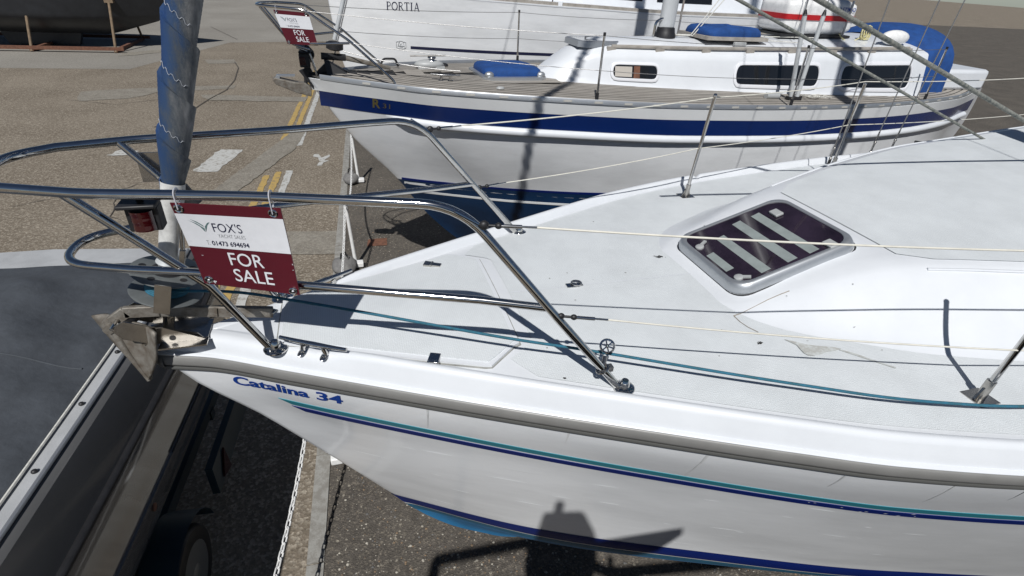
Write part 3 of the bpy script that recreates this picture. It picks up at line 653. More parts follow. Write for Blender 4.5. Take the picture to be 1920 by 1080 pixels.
# fairlead for the furling line, clamped to the near pulpit leg
fb = V(.775, -.637, 2.70); b = MB(); b.tube([fb + V(0, 0, 0) + V(.018 * math.cos(a), .018 * math.sin(a), .012 * math.cos(a)) for a in np.linspace(0, 6.283, 13)[:-1]], .005, 6, closed=True)
b.tube([fb, fb + V(.02, .03, .03)], .009, 8); b.box(fb + V(.03, .005, -.004), (.022, .022, .02))
fl = b.build('furling_fairlead', M['steelr'], yacht, 40)
fc = fb + V(.03, .045, .062); fx = V(.87, .25, .42); fx /= np.linalg.norm(fx); fz = V(-.3, -.55, .78); fz /= np.linalg.norm(fz); fy = np.cross(fz, fx); fy /= np.linalg.norm(fy); fx = np.cross(fy, fz)
b = MB(); b.tube([fc + .024 * (fx * math.cos(a) + fy * math.sin(a)) for a in np.linspace(0, 6.283, 21)[:-1]], .0045, 6, closed=True); b.blob(fc, (.008, .008, .008), 8, 6)
for k in range(6): b.tube([fc, fc + .022 * (fx * math.cos(k * 1.047) + fy * math.sin(k * 1.047))], .0028, 6)
b.build('sheave', M['steel'], fl, 50)
# nav light under the near rail
nl = MB(); c = V(-.60, -.255, 3.205); nl.box(c + V(0, .01, 0), (.085, .05, .075)); nl.box(c + V(-.005, 0, .045), (.10, .075, .012)); nl.tube([c + V(0, .005, .04), c + V(0, -.01, .085)], .010, 8)
nlo = nl.build('navigation_light', M['black'], yacht, 30, bevel=.006); rows = []
for zz in np.linspace(-.03, .03, 9): rows.append([c + V(.030 * math.sin(a), -.018 - .022 * math.cos(a) + (.002 if int(zz * 1000) % 2 else 0), zz) for a in np.linspace(-1.5, 1.5, 10)])
MB().grid(rows).build('red_lens', M['red'], nlo, 40)
b = MB(); b.box((-.70, .255, 3.19), (.10, .006, .11)); b.build('light_bracket', M['steelr'], pul, 30)
b = MB(); b.tube([(-.585, .212, 3.05), (-.63, .222, 3.115)], [.026, .032], 12); b.blob((-.64, .222, 3.12), (.035, .03, .03), 10, 6); b.build('rubber_boot', M['black'], pul, 50)
# ---- mast and rigging
b = MB(); rows = []
for z in (2.98, 6, 10, 14.5): rows.append([(4.42 + .105 * math.cos(a), .070 * math.sin(a), z) for a in np.linspace(0, 6.283, 25)[:-1]])
mast = b.grid(rows, cu=True).build('mast', M['aluw'], yacht, 60)
MB().lathe((4.42, 0, 2.98), (0, 0, 1), [(.16, 0), (.16, .02), (.13, .05), (.11, .06)], 20).build('mast_collar', M['black'], mast)
for s in (-1, 1):
    MB().tube([(4.42, s * .05, 8.6), (4.35, s * 1.05, 8.68)], [.035, .022], 8, sq=(1, .5)).build('spreader', M['aluw'], mast)
    for (X, y, tip) in ((3.53, 1.235, (3.40, s * 1.12, 8.4)), (4.05, 1.36, (4.0, s * 1.05, 8.6)), (4.30, 1.40, (4.35, s * 1.03, 8.68))):
        a = V(X, s * y, deckz(X, y)); d = V(*tip) - a; d /= np.linalg.norm(d)
        MB().tube([a + d * .30, V(*tip)], .0042, 8).build('shroud', M['wire'], mast, 60)
        b = MB(); b.tube([a, a + d * .05], .006, 8); b.tube([a + d * .05, a + d * .15], .011, 10); b.build('chainplate', M['black'], mast, 50)
        b = MB(); b.tube([a + d * .15, a + d * .22], .0075, 8); b.tube([a + d * .22, a + d * .31], .0060, 8); b.blob(a + d * .145, (.013, .013, .012), 8, 6); b.blob(a + d * .225, (.012, .012, .012), 8, 6); b.build('rigging_screw', M['steelr'], mast, 50)
MB().tube([(4.35, 1.03, 8.68), (4.42, .05, 14.2)], .0042, 6).build('shroud', M['wire'], mast); MB().tube([(4.35, -1.03, 8.68), (4.42, -.05, 14.2)], .0042, 6).build('shroud', M['wire'], mast)
# keel and rudder carry the boat on the yard
b = MB(); rows = []
for z, x0, x1, w in ((.80, 3.2, 5.4, .14), (.4, 3.4, 5.3, .11), (.12, 3.5, 5.25, .13), (.005, 3.5, 5.25, .10)):
    rows.append([(lerp(x0, x1, t), w * math.sin(math.pi * t) ** .6 * s, z) for s, t in [(1, t) for t in np.linspace(0, 1, 12)] + [(-1, t) for t in np.linspace(1, 0, 12)[1:-1]]])
b.grid(rows, cu=True).build('keel', M['antifoul'], yacht, 60)
# lettering on the bow
def on_hull(u0, z0, slope): return lambda x, y: CT.P(u0 + .77 + x + y * .02, z0 + slope * x + y, -1, .0025)
lettering('name_lettering', 'Catalina', on_hull(-.541, 2.396, -.006), .288, .056, M['letter'], yacht, bold=.030); lettering('model_number', '34', on_hull(-.224, 2.394, -.006), .098, .056, M['letter'], yacht, bold=.030)
# scuffs and droppings on the deck
def top_z(X, y):
    z = deckz(X, y) + .004; a = abs(y)
    if 1.52 <= X <= 8:
        tb_, tt_2, tz = trunk_base(X), trunk_top(X), trunk_z(X)
        if a < tb_:
            zd = deckz(X, tb_) - .004
            if a > tt_2: q = ((tb_ - a) / (tb_ - tt_2)) ** (1 / .9); e = q * q * (3 - 2 * q); z = max(z, lerp(zd, tz, lerp(q, e, .55)))
            else: z = max(z, tz + .028 * (1 - (a / tt_2) ** 2) * float(sst(2.0, 3.2, X)))
    return z
def drape(px, py, off=.003):
    d = ray(px, py); t = .8
    for _ in range(900):
        p = CAM + d * t
        if p[2] < top_z(p[0], p[1]) + off: break
        t += .004
    return V(p[0], p[1], top_z(p[0], p[1]) + off)
def splat(px, py, r, n, m, name):
    c = drape(px, py); b = MB()
    for k in range(n):
        X, y = c[0] + random.gauss(0, r), c[1] + random.gauss(0, r * .6); z = top_z(X, y) + .0025; q = random.uniform(.001, .0035); b.add([(X + q * random.uniform(.6, 1.5) * math.cos(a), y + q * random.uniform(.6, 1.5) * math.sin(a), z) for a in np.linspace(0, 6.283, 8)[:-1]], [tuple(range(7))])
    return tag(b.build(name, m, yacht, 0), kind='stuff')
splat(1236, 481, .011, 60, M['caulk'], 'bird_dropping'); splat(1425, 643, .006, 34, M['caulk'], 'bird_dropping'); splat(1058, 709, .003, 10, M['caulk'], 'bird_dropping')
for k in range(22):
    splat(random.uniform(980, 1660), random.uniform(390, 690), .002, 3, M['seam'], 'dirt_speck')
def scuff(pts, w, m, name):
    pts3 = [drape(*p) for p in pts]; rows = []
    for i, p in enumerate(pts3):
        t = pts3[min(i + 1, len(pts3) - 1)] - pts3[max(i - 1, 0)]; n = V(-t[1], t[0], 0); n /= np.linalg.norm(n) + 1e-9; ww = w * random.uniform(.6, 1.3); rows.append([p + n * ww, p - n * ww])
    return MB().grid(rows).build(name, m, yacht, 0)
scuff([(1480, 546), (1462, 553), (1440, 562), (1415, 575), (1390, 588), (1376, 592)], .0022, M['stain'], 'gelcoat_crack'); scuff([(1376, 592), (1388, 604), (1402, 613), (1422, 623)], .0018, M['stain'], 'gelcoat_crack')
for k in range(34):
    u = random.uniform(.5, 2.9); z = random.uniform(1.50, 2.14); ln = random.uniform(.03, .22); w_ = random.uniform(.0007, .0022); sl = random.uniform(-.06, .03); rows = []
    if u < CT.stem(z) + .15: continue
    for q in np.linspace(0, 1, 6): rows.append([CT.P(u + ln * q, z + sl * ln * q + w_ * math.sin(math.pi * q), -1, .0012), CT.P(u + ln * q, z + sl * ln * q - w_ * math.sin(math.pi * q), -1, .0012)])
    MB().grid(rows).build('hull_scuff', M['scuffpale'] if k % 3 else M['scuffdark'], yacht, 60)
for u, ln in ((.95, .16), (1.43, .10), (1.88, .22), (2.31, .13), (2.66, .18), (2.9, .11)):
    rows = []
    for q in np.linspace(0, 1, 8): w_ = .004 * (1 - q) + .0006; z = 2.474 - ln * q; rows.append([CT.P(u - w_ + .004 * q, z, -1, .0012), CT.P(u + w_ + .004 * q, z, -1, .0012)])
    MB().grid(rows).build('drip_stain', M['scuffdark'], yacht, 60)
patch_px = [(1470, 636), (1488, 640), (1510, 646), (1535, 649), (1562, 651), (1578, 654), (1566, 658), (1552, 660), (1540, 664), (1528, 667), (1516, 667), (1507, 662), (1500, 654), (1494, 647), (1480, 641)]
p3 = [drape(*p, .004) for p in patch_px]; MB().add(p3, [tuple(range(len(p3)))]).build('water_stain', M['dampstain'], yacht, 0)
scuff([(1574, 656), (1600, 664), (1640, 677), (1680, 690)], .006, M['dampstain'], 'water_stain')
for k in range(9):
    u = random.uniform(2.3, 2.75); z = tstripe(u - .77) - .066 + random.uniform(-.016, .016); w_ = random.uniform(.006, .022); b = MB(); b.add([CT.P(u, z, -1, .0034), CT.P(u + w_ * .5, z + .004, -1, .0034), CT.P(u + w_, z + .001, -1, .0034), CT.P(u + w_ * .5, z - .002, -1, .0034)], [(0, 1, 2, 3)]); b.build('paint_flake', M['gel'], yacht, 0)

# ================================================================== FURLED HEADSAIL on the forestay
FA = V(-.700, 0, 2.80); FB = V(-.700 + .288 * 11.4, 0, 2.80 + 11.4); FD = (FB - FA) / np.linalg.norm(FB - FA); FX = V(FD[2], 0, -FD[0]); FY = V(0, 1, 0)
sailt = thing('furled_headsail', 'rolled headsail in faded blue cover cloth on the forestay at far left', 'sail', tuple(FA))
def spar(t): return FA + FD * t
rows = []; n = 40
def sail_r(t, a):
    ph = (a / (2 * math.pi) + t / .175) % 1.0
    base = lerp(.030, .0475, float(sst(.34, .62, t))) * lerp(1, 1.12, float(sst(.6, 3, t))) * (1 - .45 * float(sst(6, 11, t)))
    return base * (1 + .13 * (ph ** 1.3) * 1.7 - .09 + .018 * math.sin(5 * a + 13 * t) + .012 * math.sin(9 * t * 3 + 2 * a))
tt_ = np.concatenate([np.linspace(.40, 2.3, 150), np.linspace(2.33, 11.0, 90)])
for t in tt_: rows.append([spar(t) + sail_r(t, a) * (math.cos(a) * FX + math.sin(a) * FY) for a in [2 * math.pi * ((k + (.002 if k < n else -.002)) / n - t / .175) for k in range(n + 1)]])
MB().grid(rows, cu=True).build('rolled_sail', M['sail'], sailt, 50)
rows = []
for t in np.linspace(.16, .44, 24): rows.append([spar(t) + lerp(.026, .036, t / .44) * (1 + .07 * math.sin(3 * a + 20 * t)) * (math.cos(a) * FX + math.sin(a) * FY) for a in np.linspace(0, 2 * math.pi, 25)[:-1]])
MB().grid(rows, cu=True).build('sail_tack', M['sailw'], sailt, 50)
b = MB()
for k in range(7):                       # zig-zag stitching down the overlapping edge
    pts = []
    for j in range(20):
        a = -2.9 + j * .11; t = .60 + k * .175 - (a + 1.2) / (2 * math.pi) * .175 * .98 + (.0045 if (j // 2) % 2 else -.0045)
        pts.append(spar(t) + (sail_r(t, a) + .001) * (math.cos(a) * FX + math.sin(a) * FY))
    b.tube(pts, .0008, 4)
b.build('stitching', M['thread'], sailt, 0)
b = MB(); b.lathe(spar(.115), FD, [(.030, 0), (.034, .012), (.040, .018), (.034, .030), (.028, .05), (.027, .075)], 22); b.build('swivel', M['aluw'], sailt)
b = MB(); b.box(spar(.15) + FX * .045 - FY * .02, (.02, .012, .10), np.array([FX, FY, FD])); b.box(spar(.09) + FX * .055 - FY * .02, (.016, .02, .08), np.array([FX, FY, FD])); b.tube([spar(.30) + FX * .034 - FY * .018, spar(.20) + FX * .045 - FY * .02], .008, 8); b.build('tack_shackle', M['steelr'], sailt, 30, bevel=.003)
drum = MB().lathe(spar(.02), FD, [(.05, 0), (.062, .004), (.062, .075), (.05, .08)], 26).build('furling_drum', M['black'], sailt, 40)
b = MB(); b.lathe(spar(.09), FD, [(.028, -.001), (.115, 0), (.118, .004), (.112, .008), (.03, .008)], 40); b.build('drum_flange', M['drum'], drum, 40)
b = MB(); b.lathe(spar(.006), FD, [(.028, -.001), (.115, 0), (.118, .005), (.112, .009), (.03, .009)], 40); b.build('drum_flange', M['drum'], drum, 40)
for k in range(5):
    a = k * 1.2566 + .5; MB().lathe(spar(.0965) + .082 * (math.cos(a) * FX + math.sin(a) * FY), FD, [(.012, 0), (.012, .0022)], 14).build('lightening_hole', M['black'], drum, 0)
b = MB()
for k in range(7): b.tube([spar(.022 + k * .008) + .066 * (math.cos(a) * FX + math.sin(a) * FY) for a in np.linspace(0, 6.283, 29)[:-1]], .0052, 6, closed=True)
b.build('wound_line', M['rope'], drum, 60)
MB().box(spar(.045) - FY * .116 + FX * .01, (.05, .004, .115), np.array([FX, FY, FD])).build('line_guard', M['steelr'], drum, 20)
MB().tube([spar(-.16), spar(.02)], .008, 8).build('lower_toggle', M['steel'], sailt)
# ---- furling line
fp = [spar(.05) - FY * .064 + FX * .02, V(-.448, -.115, 2.85), V(-.09, -.225, 2.80), V(.203, -.333, 2.765), V(.493, -.455, 2.74), V(.75, -.547, 2.72), V(1.277, -.777, 2.69), V(1.757, -.98, 2.668), V(2.147, -1.10, 2.66), V(4.5, -1.50, 2.66)]
fur = MB().tube(fillet(fp, .15, 5), .0055, 8).build('furling_line', M['rope'], None, 60, loc=(.35, -.48, 2.735)); tag(fur, 'blue furling line led aft low along the near side deck', 'rope')
# ---- headsail sheets crossing the far corner
for i, (pts, r, lab) in enumerate((([AY(1300, -48, .55), AY(1385, 0, .62), AY(1530, 82, .70), AY(1680, 166, .78), AY(1900, 293, .88), V(4.0, 1.0, 2.95)], .0088, 'thin weathered rope slanting across the portholes of the blue-banded yacht'), ([AY(1440, -58, .0), AY(1535, 0, .05), AY(1680, 84, .12), AY(1920, 226, .22), AY(2100, 330, .3)], .0115, 'thick weathered green-grey rope slanting across the top right corner'))):
    o = MB().tube(seg(pts, 8), r, 8).build('headsail_sheet', M['oldrope'], None, 60, loc=tuple(pts[1])); tag(o, lab, 'rope', 'headsail sheets')
# ---- anchor in the bow roller
anc = thing('plough_anchor', 'galvanised plough anchor hanging from the bow roller at far left', 'anchor', (-.8, 0, 2.6))
b = MB(); sh = [V(-.365, 0, 2.672), V(-.55, 0, 2.70), V(-.74, 0, 2.728), V(-.85, 0, 2.735), V(-.915, 0, 2.690)]
for a, c in zip(sh[:-1], sh[1:]):
    d = c - a; ln = np.linalg.norm(d); d /= ln; b.box((a + c) / 2, (ln + .012, .020, .046), np.array([d, [0, 1, 0], np.cross(d, [0, 1, 0])]))
b.build('shank', M['galv'], anc, 30, bevel=.004)
tip = V(-.842, -.045, 2.44); rid = V(-.915, 0, 2.70)
for (p2, p3) in ((V(-.735, -.115, 2.705), V(-.765, -.105, 2.58)), (V(-1.00, .09, 2.68), V(-.955, .07, 2.56))):
    out = np.cross(p2 - rid, tip - rid); out /= np.linalg.norm(out); rows = []
    if out @ (CAM - rid) < 0: out = -out
    for i in range(11):
        q = i / 10; e0 = lerp(rid, tip, q); e1 = lerp(p2, p3, min(q * 1.5, 1)) if q < .667 else lerp(p3, tip, (q - .667) / .333); rows.append([lerp(e0, e1, k / 8) + out * (-.030 * math.sin(math.pi * k / 8) * (1 - q * .6)) for k in range(9)])
    bl_ = MB().grid(rows).build('fluke', M['galv'], anc, 50); so = bl_.modifiers.new('solid', 'SOLIDIFY'); so.thickness = .010; so.offset = 0
MB().tube([rid + V(0, 0, .01), lerp(rid, tip, .5) + V(-.004, -.004, .006), tip + V(.003, 0, .004)], [.016, .012, .006], 8).build('fluke_spine', M['galv'], anc, 60)
b = MB(); b.lathe((-.912, -.028, 2.682), (0, 1, 0), [(.018, 0), (.018, .056)], 14); b.build('pivot', M['galv'], anc)
b = MB(); b.tube([(-.36, -.014, 2.672), (-.345, 0, 2.676), (-.36, .014, 2.672)], .006, 8); b.build('shackle', M['steelr'], anc)

# ================================================================== FOR SALE SIGNS
def sale_sign(name, TL, TR, BR, BL, label, big, ties_at):
    TL, TR, BR, BL = [np.array(p, float) for p in (TL, TR, BR, BL)]; org = (TL + TR) / 2
    t = thing(name, label, 'sign', tuple(org), 'for sale signs hung on the pulpits')
    n = np.cross(TR - TL, BL - TL); n /= np.linalg.norm(n)
    if n @ (CAM - org) < 0: n = -n
    def q(u, v, o=0.0):   # u 0..1 left-right, v 0..1 top-bottom
        bow = .010 * math.sin(math.pi * v) * (1 if big else .3)
        return (TL * (1 - u) + TR * u) * (1 - v) + (BL * (1 - u) + BR * u) * v + n * (o - bow * .4)
    def sheet(nm, u0, u1, v0, v1, o, m, par, back=None):
        b = MB(); b.grid([[q(u, v, o) for u in np.linspace(u0, u1, 9)] for v in np.linspace(v0, v1, 9)])
        if back is not None:
            b.grid([[q(u, v, back) for u in np.linspace(u0, u1, 9)] for v in np.linspace(v0, v1, 9)])
            for e in ([(u, v0) for u in np.linspace(u0, u1, 9)], [(u, v1) for u in np.linspace(u0, u1, 9)], [(u0, v) for v in np.linspace(v0, v1, 9)], [(u1, v) for v in np.linspace(v0, v1, 9)]): b.grid([[q(u, v, o) for u, v in e], [q(u, v, back) for u, v in e]])
        return b.build(nm, m, par, 40)
    bd = sheet('board', 0, 1, 0, 1, 0, M['maroon'], t, -.004)
    sheet('white_panel', .0, 1.0, .115, .510, .0010, M['signw'], t)
    W = np.linalg.norm(TR - TL); H = np.linalg.norm(BL - TL)
    def txt(nm, body, u, v, wu, hv, m, bold=0., cap=None, sk=0.): lettering(nm, body, lambda x, y: q(u + x / W + sk * y / H, v - .028 - y / H, .0018), wu * W, hv * H, m, t, bold, cap)
    txt('lettering', "FOX'S", .305, .335, .275, .105, M['ink'], 0.0); txt('lettering', 'YACHT SALES', .33, .402, .26, .042, M['inkgrey'])
    txt('lettering', 'T.', .195, .502, .03, .055, M['inkgrey']); txt('lettering', '01473 694694', .245, .502, .36, .055, M['ink'], .018)
    txt('lettering', 'FOR', .36, .735, .34, .155, M['signw'], .004); txt('lettering', 'SALE', .36, .935, .40, .155, M['signw'], .004)
    b = MB()
    for pl in ([(.10, .215), (.165, .245), (.225, .30), (.222, .345), (.19, .285), (.145, .245)], [(.228, .345), (.235, .28), (.27, .235), (.295, .225), (.262, .265)], [(.12, .20), (.175, .225), (.222, .265), (.226, .285), (.18, .245)]):
        b.add([q(u, v - .028, .0018) for u, v in pl], [tuple(range(len(pl)))])
    b.build('logo', M['inkgreen'], t, 0)
    for (u, v) in ((.06, .055), (.92, .055), (.07, .935), (.94, .955)):
        ey = MB(); c = q(u, v, .001); e1 = (TR - TL) / W; e2 = np.cross(n, e1); k = .011
        ey.tube([c + k * (e1 * math.cos(a) + e2 * math.sin(a)) for a in np.linspace(0, 6.283, 15)[:-1]], .003, 6, closed=True); ey.build('eyelet', M['steel'], t, 50)
        MB().add([c + .009 * (e1 * math.cos(a) + e2 * math.sin(a)) + n * .0008 for a in np.linspace(0, 6.283, 13)[:-1]], [tuple(range(12))]).build('eyelet_hole', M['black'], t, 0)
        rail = ties_at(c, v < .5); rr = R1 + .004; d0 = c - rail; d0 /= np.linalg.norm(d0); ax_ = e1; d1 = np.cross(ax_, d0); loop = [c + n * .004]
        for a in np.linspace(-1.1, -5.2, 12): loop.append(rail + rr * (d0 * math.cos(a) + d1 * math.sin(a)))
        loop += [c - n * .008]
        MB().tube(loop, .0032, 6, closed=True, sq=(1, .6)).build('cable_tie', M['tie'], t, 50)
    if big:
        for (u0, v0, s_) in ((.13, .955, .05), (.10, .62, .02), (.985, .63, .02), (.985, .70, .015), (.03, .44, .03)):
            b = MB()
            for k in range(4):
                uu, vv = u0 + random.uniform(-.3, .5) * s_, v0 + random.uniform(-.3, .3) * s_; pts = [q(min(max(uu + s_ * .3 * random.uniform(.4, 1) * math.cos(a), .002), .998), min(max(vv + s_ * .2 * random.uniform(.4, 1) * math.sin(a), .002), .998), .0016) for a in np.linspace(0, 6.28, 8)[:-1]]; b.add(pts, [tuple(range(7))])
            b.build('chip', M['signw'], t, 0)
    return t
def rail_port(c, upper):
    X = c[0]; return V(X, -rail_hw(X), 3.29) if upper else midp(X, -1)
sale_sign('for_sale_sign', (-.505, -.322, 3.272), (-.212, -.381, 3.262), (-.200, -.388, 2.970), (-.486, -.285, 2.985), 'large maroon and white for sale sign on the near pulpit rail', True, rail_port)

# ================================================================== THE BLUE-BANDED YACHT behind
BL = Hull(stem=([.3, .6, 1.21, 1.67, 2.16, 2.50, 2.80, 3.0], [2.6, 1.85, 1.18, .85, .40, .17, 0.0, -.1]),
          b0=([0, .04, .3, .7, 1.12, 2.1, 3.6, 5.0, 6.2, 8, 9.4], [.02, .05, .25, .51, .77, 1.09, 1.36, 1.43, 1.41, 1.15, .62]),
          b1=([0, .05, .6, 1.2, 2.2, 3.6, 5.2, 7, 8.6], [0, .04, .33, .62, .96, 1.22, 1.30, 1.1, .4]),
          zs=([0, 2, 4, 6, 8, 9.4], [2.80, 2.765, 2.715, 2.685, 2.69, 2.73]), zw=1.62, zbot=([.85, 1.18, 1.85, 2.6, 4, 7.5, 8.2, 9.4], [1.61, 1.2, .6, .3, .12, .05, 1.0, 1.55]), org=(-.36, 4.2, 0), th=math.radians(3.2), length=9.4)
blue = thing('sailing_yacht', 'white yacht with a royal blue sheer band and weathered teak deck', 'yacht', (4.0, 4.4, 0))
BL.shell().build('hull', M['hullgel'], blue, 60)
zs = BL.zs
for side in (-1, 1):
    BL.strip(lambda u: zs(u) - .125, lambda u: zs(u) - .004, .03, 9.2, .003, side, 100).build('sheer_strake', M['cream'], blue)
    BL.strip(lambda u: zs(u) - .285 - .01 * min(u / 4, 1), lambda u: zs(u) - .127, .10, 9.2, .003, side, 100).build('blue_band', M['blueband'], blue)
    b = MB(); rows = []
    for u in np.concatenate([np.linspace(.72, 1.0, 8), np.linspace(1.1, 9.1, 50)]):
        k = float(sst(.70, .95, u)); z = zs(u) - .325 - .015 * min(u / 4, 1)
        rows.append([BL.P(u, z + .036, side, .0), BL.P(u, z + .032, side, .022 * k), BL.P(u, z + .018, side, .042 * k), BL.P(u, z - .012, side, .048 * k), BL.P(u, z - .032, side, .036 * k), BL.P(u, z - .036, side, .0)])
    b.grid(rows, flip=side > 0).build('rubbing_strake', M['gel'], blue, 60)
    BL.strip(1.66, 1.69, .90, 8.6, .003, side, 80).build('boot_line', M['navy'], blue)
    BL.strip(1.605, 1.635, .93, 8.6, .003, side, 80).build('boot_line', M['cream'], blue); BL.strip(1.50, 1.528, 1.02, 8.4, .0045, side, 80).build('boot_line', M['cream'], blue)
    b = MB(); rows = []
    for z in np.concatenate([[1.66, 1.6], np.linspace(1.55, .1, 16)]):
        row = []
        for d in np.concatenate([[0.0, .02, .05], np.linspace(.12, 7.4, 50)]):
            st = BL.stem(z); u = st + d * (9.0 - st) / 7.5; row.append(BL.P(u + .001, max(z, BL.zb(u)), side, .0022) if d > 0 else BL.W(u - .001, 0, z))
        rows.append(row)
    b.grid(rows, flip=side > 0).build('antifouled_bottom', M['antifoul'] if False else mat('deep_blue_antifouling', (.004, .024, .070), .45, var=.3, vscale=3), blue, 60)
    # slotted alloy toe rail
    rows = []
    us_ = np.concatenate([np.linspace(.12, 2, 24), np.linspace(2.1, 9.1, 40)])
    for u in us_:
        h = BL.b0(u); z = zs(u); rows.append([BL.W(u, side * (h + o), z + dz) for o, dz in ((.006, -.002), (.007, .040), (.003, .046), (-.006, .046), (-.010, .040), (-.010, .006), (-.05, .004), (-.05, -.004))])
    tr = MB().grid(rows, flip=side > 0).build('toe_rail', M['alu'], blue, 40)
    u = .55
    while u < 8.8 and side < 0 or (u < 6 and side > 0):
        h = BL.b0(u); e = .03; p0 = BL.W(u - e, side * BL.b0(u - e), 0); p1 = BL.W(u + e, side * BL.b0(u + e), 0); d = p1 - p0; d /= np.linalg.norm(d); c_ = BL.W(u, side * (h + .006), zs(u) + .020)
        MB().box(c_, (.085, .010, .020), np.array([d, np.cross([0, 0, 1.], d), [0, 0, 1.]])).build('toe_rail_slot', M['slot'], tr, 0); u += .31
def bdz(u, v): h = max(BL.b0(u), .05); return zs(u) + .01 + .045 * max(0, 1 - (v / h) ** 2)
rows = []
for u in np.concatenate([np.linspace(.02, 2, 24), np.linspace(2.1, 9.3, 30)]):
    h = BL.b0(u); rows.append([BL.W(u, q * h, bdz(u, q * h) - .006) for q in np.linspace(-1, 1, 21)])
MB().grid(rows).build('deck', M['caulk'], blue, 60)
# teak planks laid parallel to the deck edge, seams left open
b = MB(); pw = .072
for s in (-1, 1):
    for k in range(20):
        a0, a1 = .055 + k * pw, .055 + (k + 1) * pw - .015; us_ = [u for u in np.linspace(.1, 9.2, 70) if BL.b0(u) - a1 > .012]
        if len(us_) < 2: continue
        rows = [[BL.W(u, s * (BL.b0(u) - a0), bdz(u, BL.b0(u) - a0) + .001), BL.W(u, s * (BL.b0(u) - a1), bdz(u, BL.b0(u) - a1) + .001)] for u in us_]
        b.grid(rows, flip=s > 0)
tag(b.build('teak_planking', M['teakgrey'], blue, 0), kind='stuff')
# cabin trunk
cb = pchip([2.46, 2.52, 2.65, 2.9, 3.2, 4.3, 5.6, 7.2, 8], [.05, .17, .28, .37, .43, .63, .80, .98, 1.0]); ct = pchip([2.46, 2.65, 2.9, 3.2, 4.3, 5.6, 7.2, 8], [.03, .15, .25, .33, .53, .70, .87, .9])
cz = pchip([2.46, 2.7, 2.95, 3.1, 3.3, 4.5, 7.0, 8], [2.82, 2.945, 3.06, 3.10, 3.11, 3.13, 3.20, 3.23])
rows = []
for u in np.concatenate([np.linspace(2.46, 3.5, 22), np.linspace(3.6, 7.6, 30)]):
    h0, h1, z1 = cb(u), ct(u), cz(u); z0 = bdz(u, h0) - .01; half = [(h0 + .012, z0), (h0, z0 + .02)]
    for q in np.linspace(.12, .86, 5): half.append((lerp(h0, h1 + .02, q), lerp(z0, z1 - .02, q)))
    half += [(h1 + .012, z1 - .012), (h1 - .01, z1 + .004)]
    for q in (.85, .6, .35, 0): half.append((h1 * q, z1 + .01 + .115 * (1 - q * q) * float(sst(2.5, 3.3, u))))
    rows.append([BL.W(u, -y, z) for y, z in half] + [BL.W(u, y, z) for y, z in half[::-1][1:]])
cab = MB().grid(rows).build('cabin', M['gel'], blue, 50); f = rows[-1]; MB().add(list(f), [tuple(range(len(f)))]).build('cabin_end', M['gel'], cab, 0)
def broof(u, v): h1 = ct(u); return cz(u) + .012 + .115 * (1 - (v / h1) ** 2)
def cside(u, q, off, side=-1):
    h0, h1, z1 = cb(u), ct(u), cz(u); z0 = bdz(u, h0) - .01; return BL.W(u, side * (lerp(h0, h1 + .02, q) + off), lerp(z0, z1 - .02, q) + off * .25)
def porthole(u0, u1, q0, q1, side=-1, curtain=False, round_=1.0):
    hh = (q1 - q0) / 2; du = hh * .31; qm = (q0 + q1) / 2
    def ring(e, off, n=9):
        out = []
        for cx, cx2, sg in ((u1 - du, u0 + du, 1), (u0 + du, u1 - du, -1)):
            for a in np.linspace(-math.pi / 2, math.pi / 2, n): out.append(cside(cx + sg * (du + e) * math.cos(a) ** .6, qm + sg * (hh + e / .31) * math.sin(a), off, side))
            for t in np.linspace(0, 1, 14)[1:-1]: out.append(cside(lerp(cx, cx2, t), qm + sg * (hh + e / .31), off, side))
        return out
    w = MB().grid([ring(.034, .002), ring(.032, .012), ring(.022, .017), ring(.006, .017), ring(.001, .008)], cu=True).build('porthole', M['winframe'], cab, 40)
    rows = []
    for x in np.concatenate([u0 + du * (1 - np.cos(np.linspace(0.05, math.pi / 2, 7))), np.linspace(u0 + du, u1 - du, 16)[1:-1], (u1 - du * (1 - np.cos(np.linspace(0.05, math.pi / 2, 7))))[::-1]]):
        d = max(0, (u0 + du - x) / du, (x - u1 + du) / du); k = max(0, 1 - min(d, 1) ** (2 / .6)) ** .5; rows.append([cside(x, qm + hh * k * v, .009, side) for v in (-1, -.5, 0, .5, 1)])
    MB().grid(rows).build('pane', M['window'], w, 60)
    if curtain:
        uu = np.linspace(u0 + .02, lerp(u0, u1, .42), 14); MB().grid([[cside(x, qq, .0115 + .0015 * math.sin(i * 2.1), side) for i, x in enumerate(uu)] for qq in (q0 + .08 * (q1 - q0), q0 + .9 * (q1 - q0))]).build('curtain', M['curtain'], w, 60)
        uu = np.linspace(lerp(u0, u1, .46), lerp(u0, u1, .60), 5); MB().grid([[cside(x, qq, .0115, side) for x in uu] for qq in (q0, q0 + .95 * (q1 - q0))]).build('curtain', M['rust'], w, 0)
porthole(3.30, 3.82, .28, .68, curtain=True); porthole(4.82, 5.95, .24, .76); porthole(6.28, 7.35, .22, .76)
porthole(3.30, 3.82, .28, .68, 1); porthole(4.82, 5.95, .24, .76, 1)
# handrail along the roof edge
for s in (-1, 1):
    b = MB(); us_ = np.linspace(3.3, 7.3, 60); pts = [BL.W(u, s * (ct(u) - .045), cz(u) + .060) for u in us_]; b.tube(pts, .017, 8, sq=(1, 1.2))
    for u in np.arange(3.3, 7.4, .57):
        c_ = BL.W(u, s * (ct(u) - .045), cz(u) + .032); b.box(c_, (.11, .030, .055))
    b.build('handrail', M['teakgrey'], cab, 40)
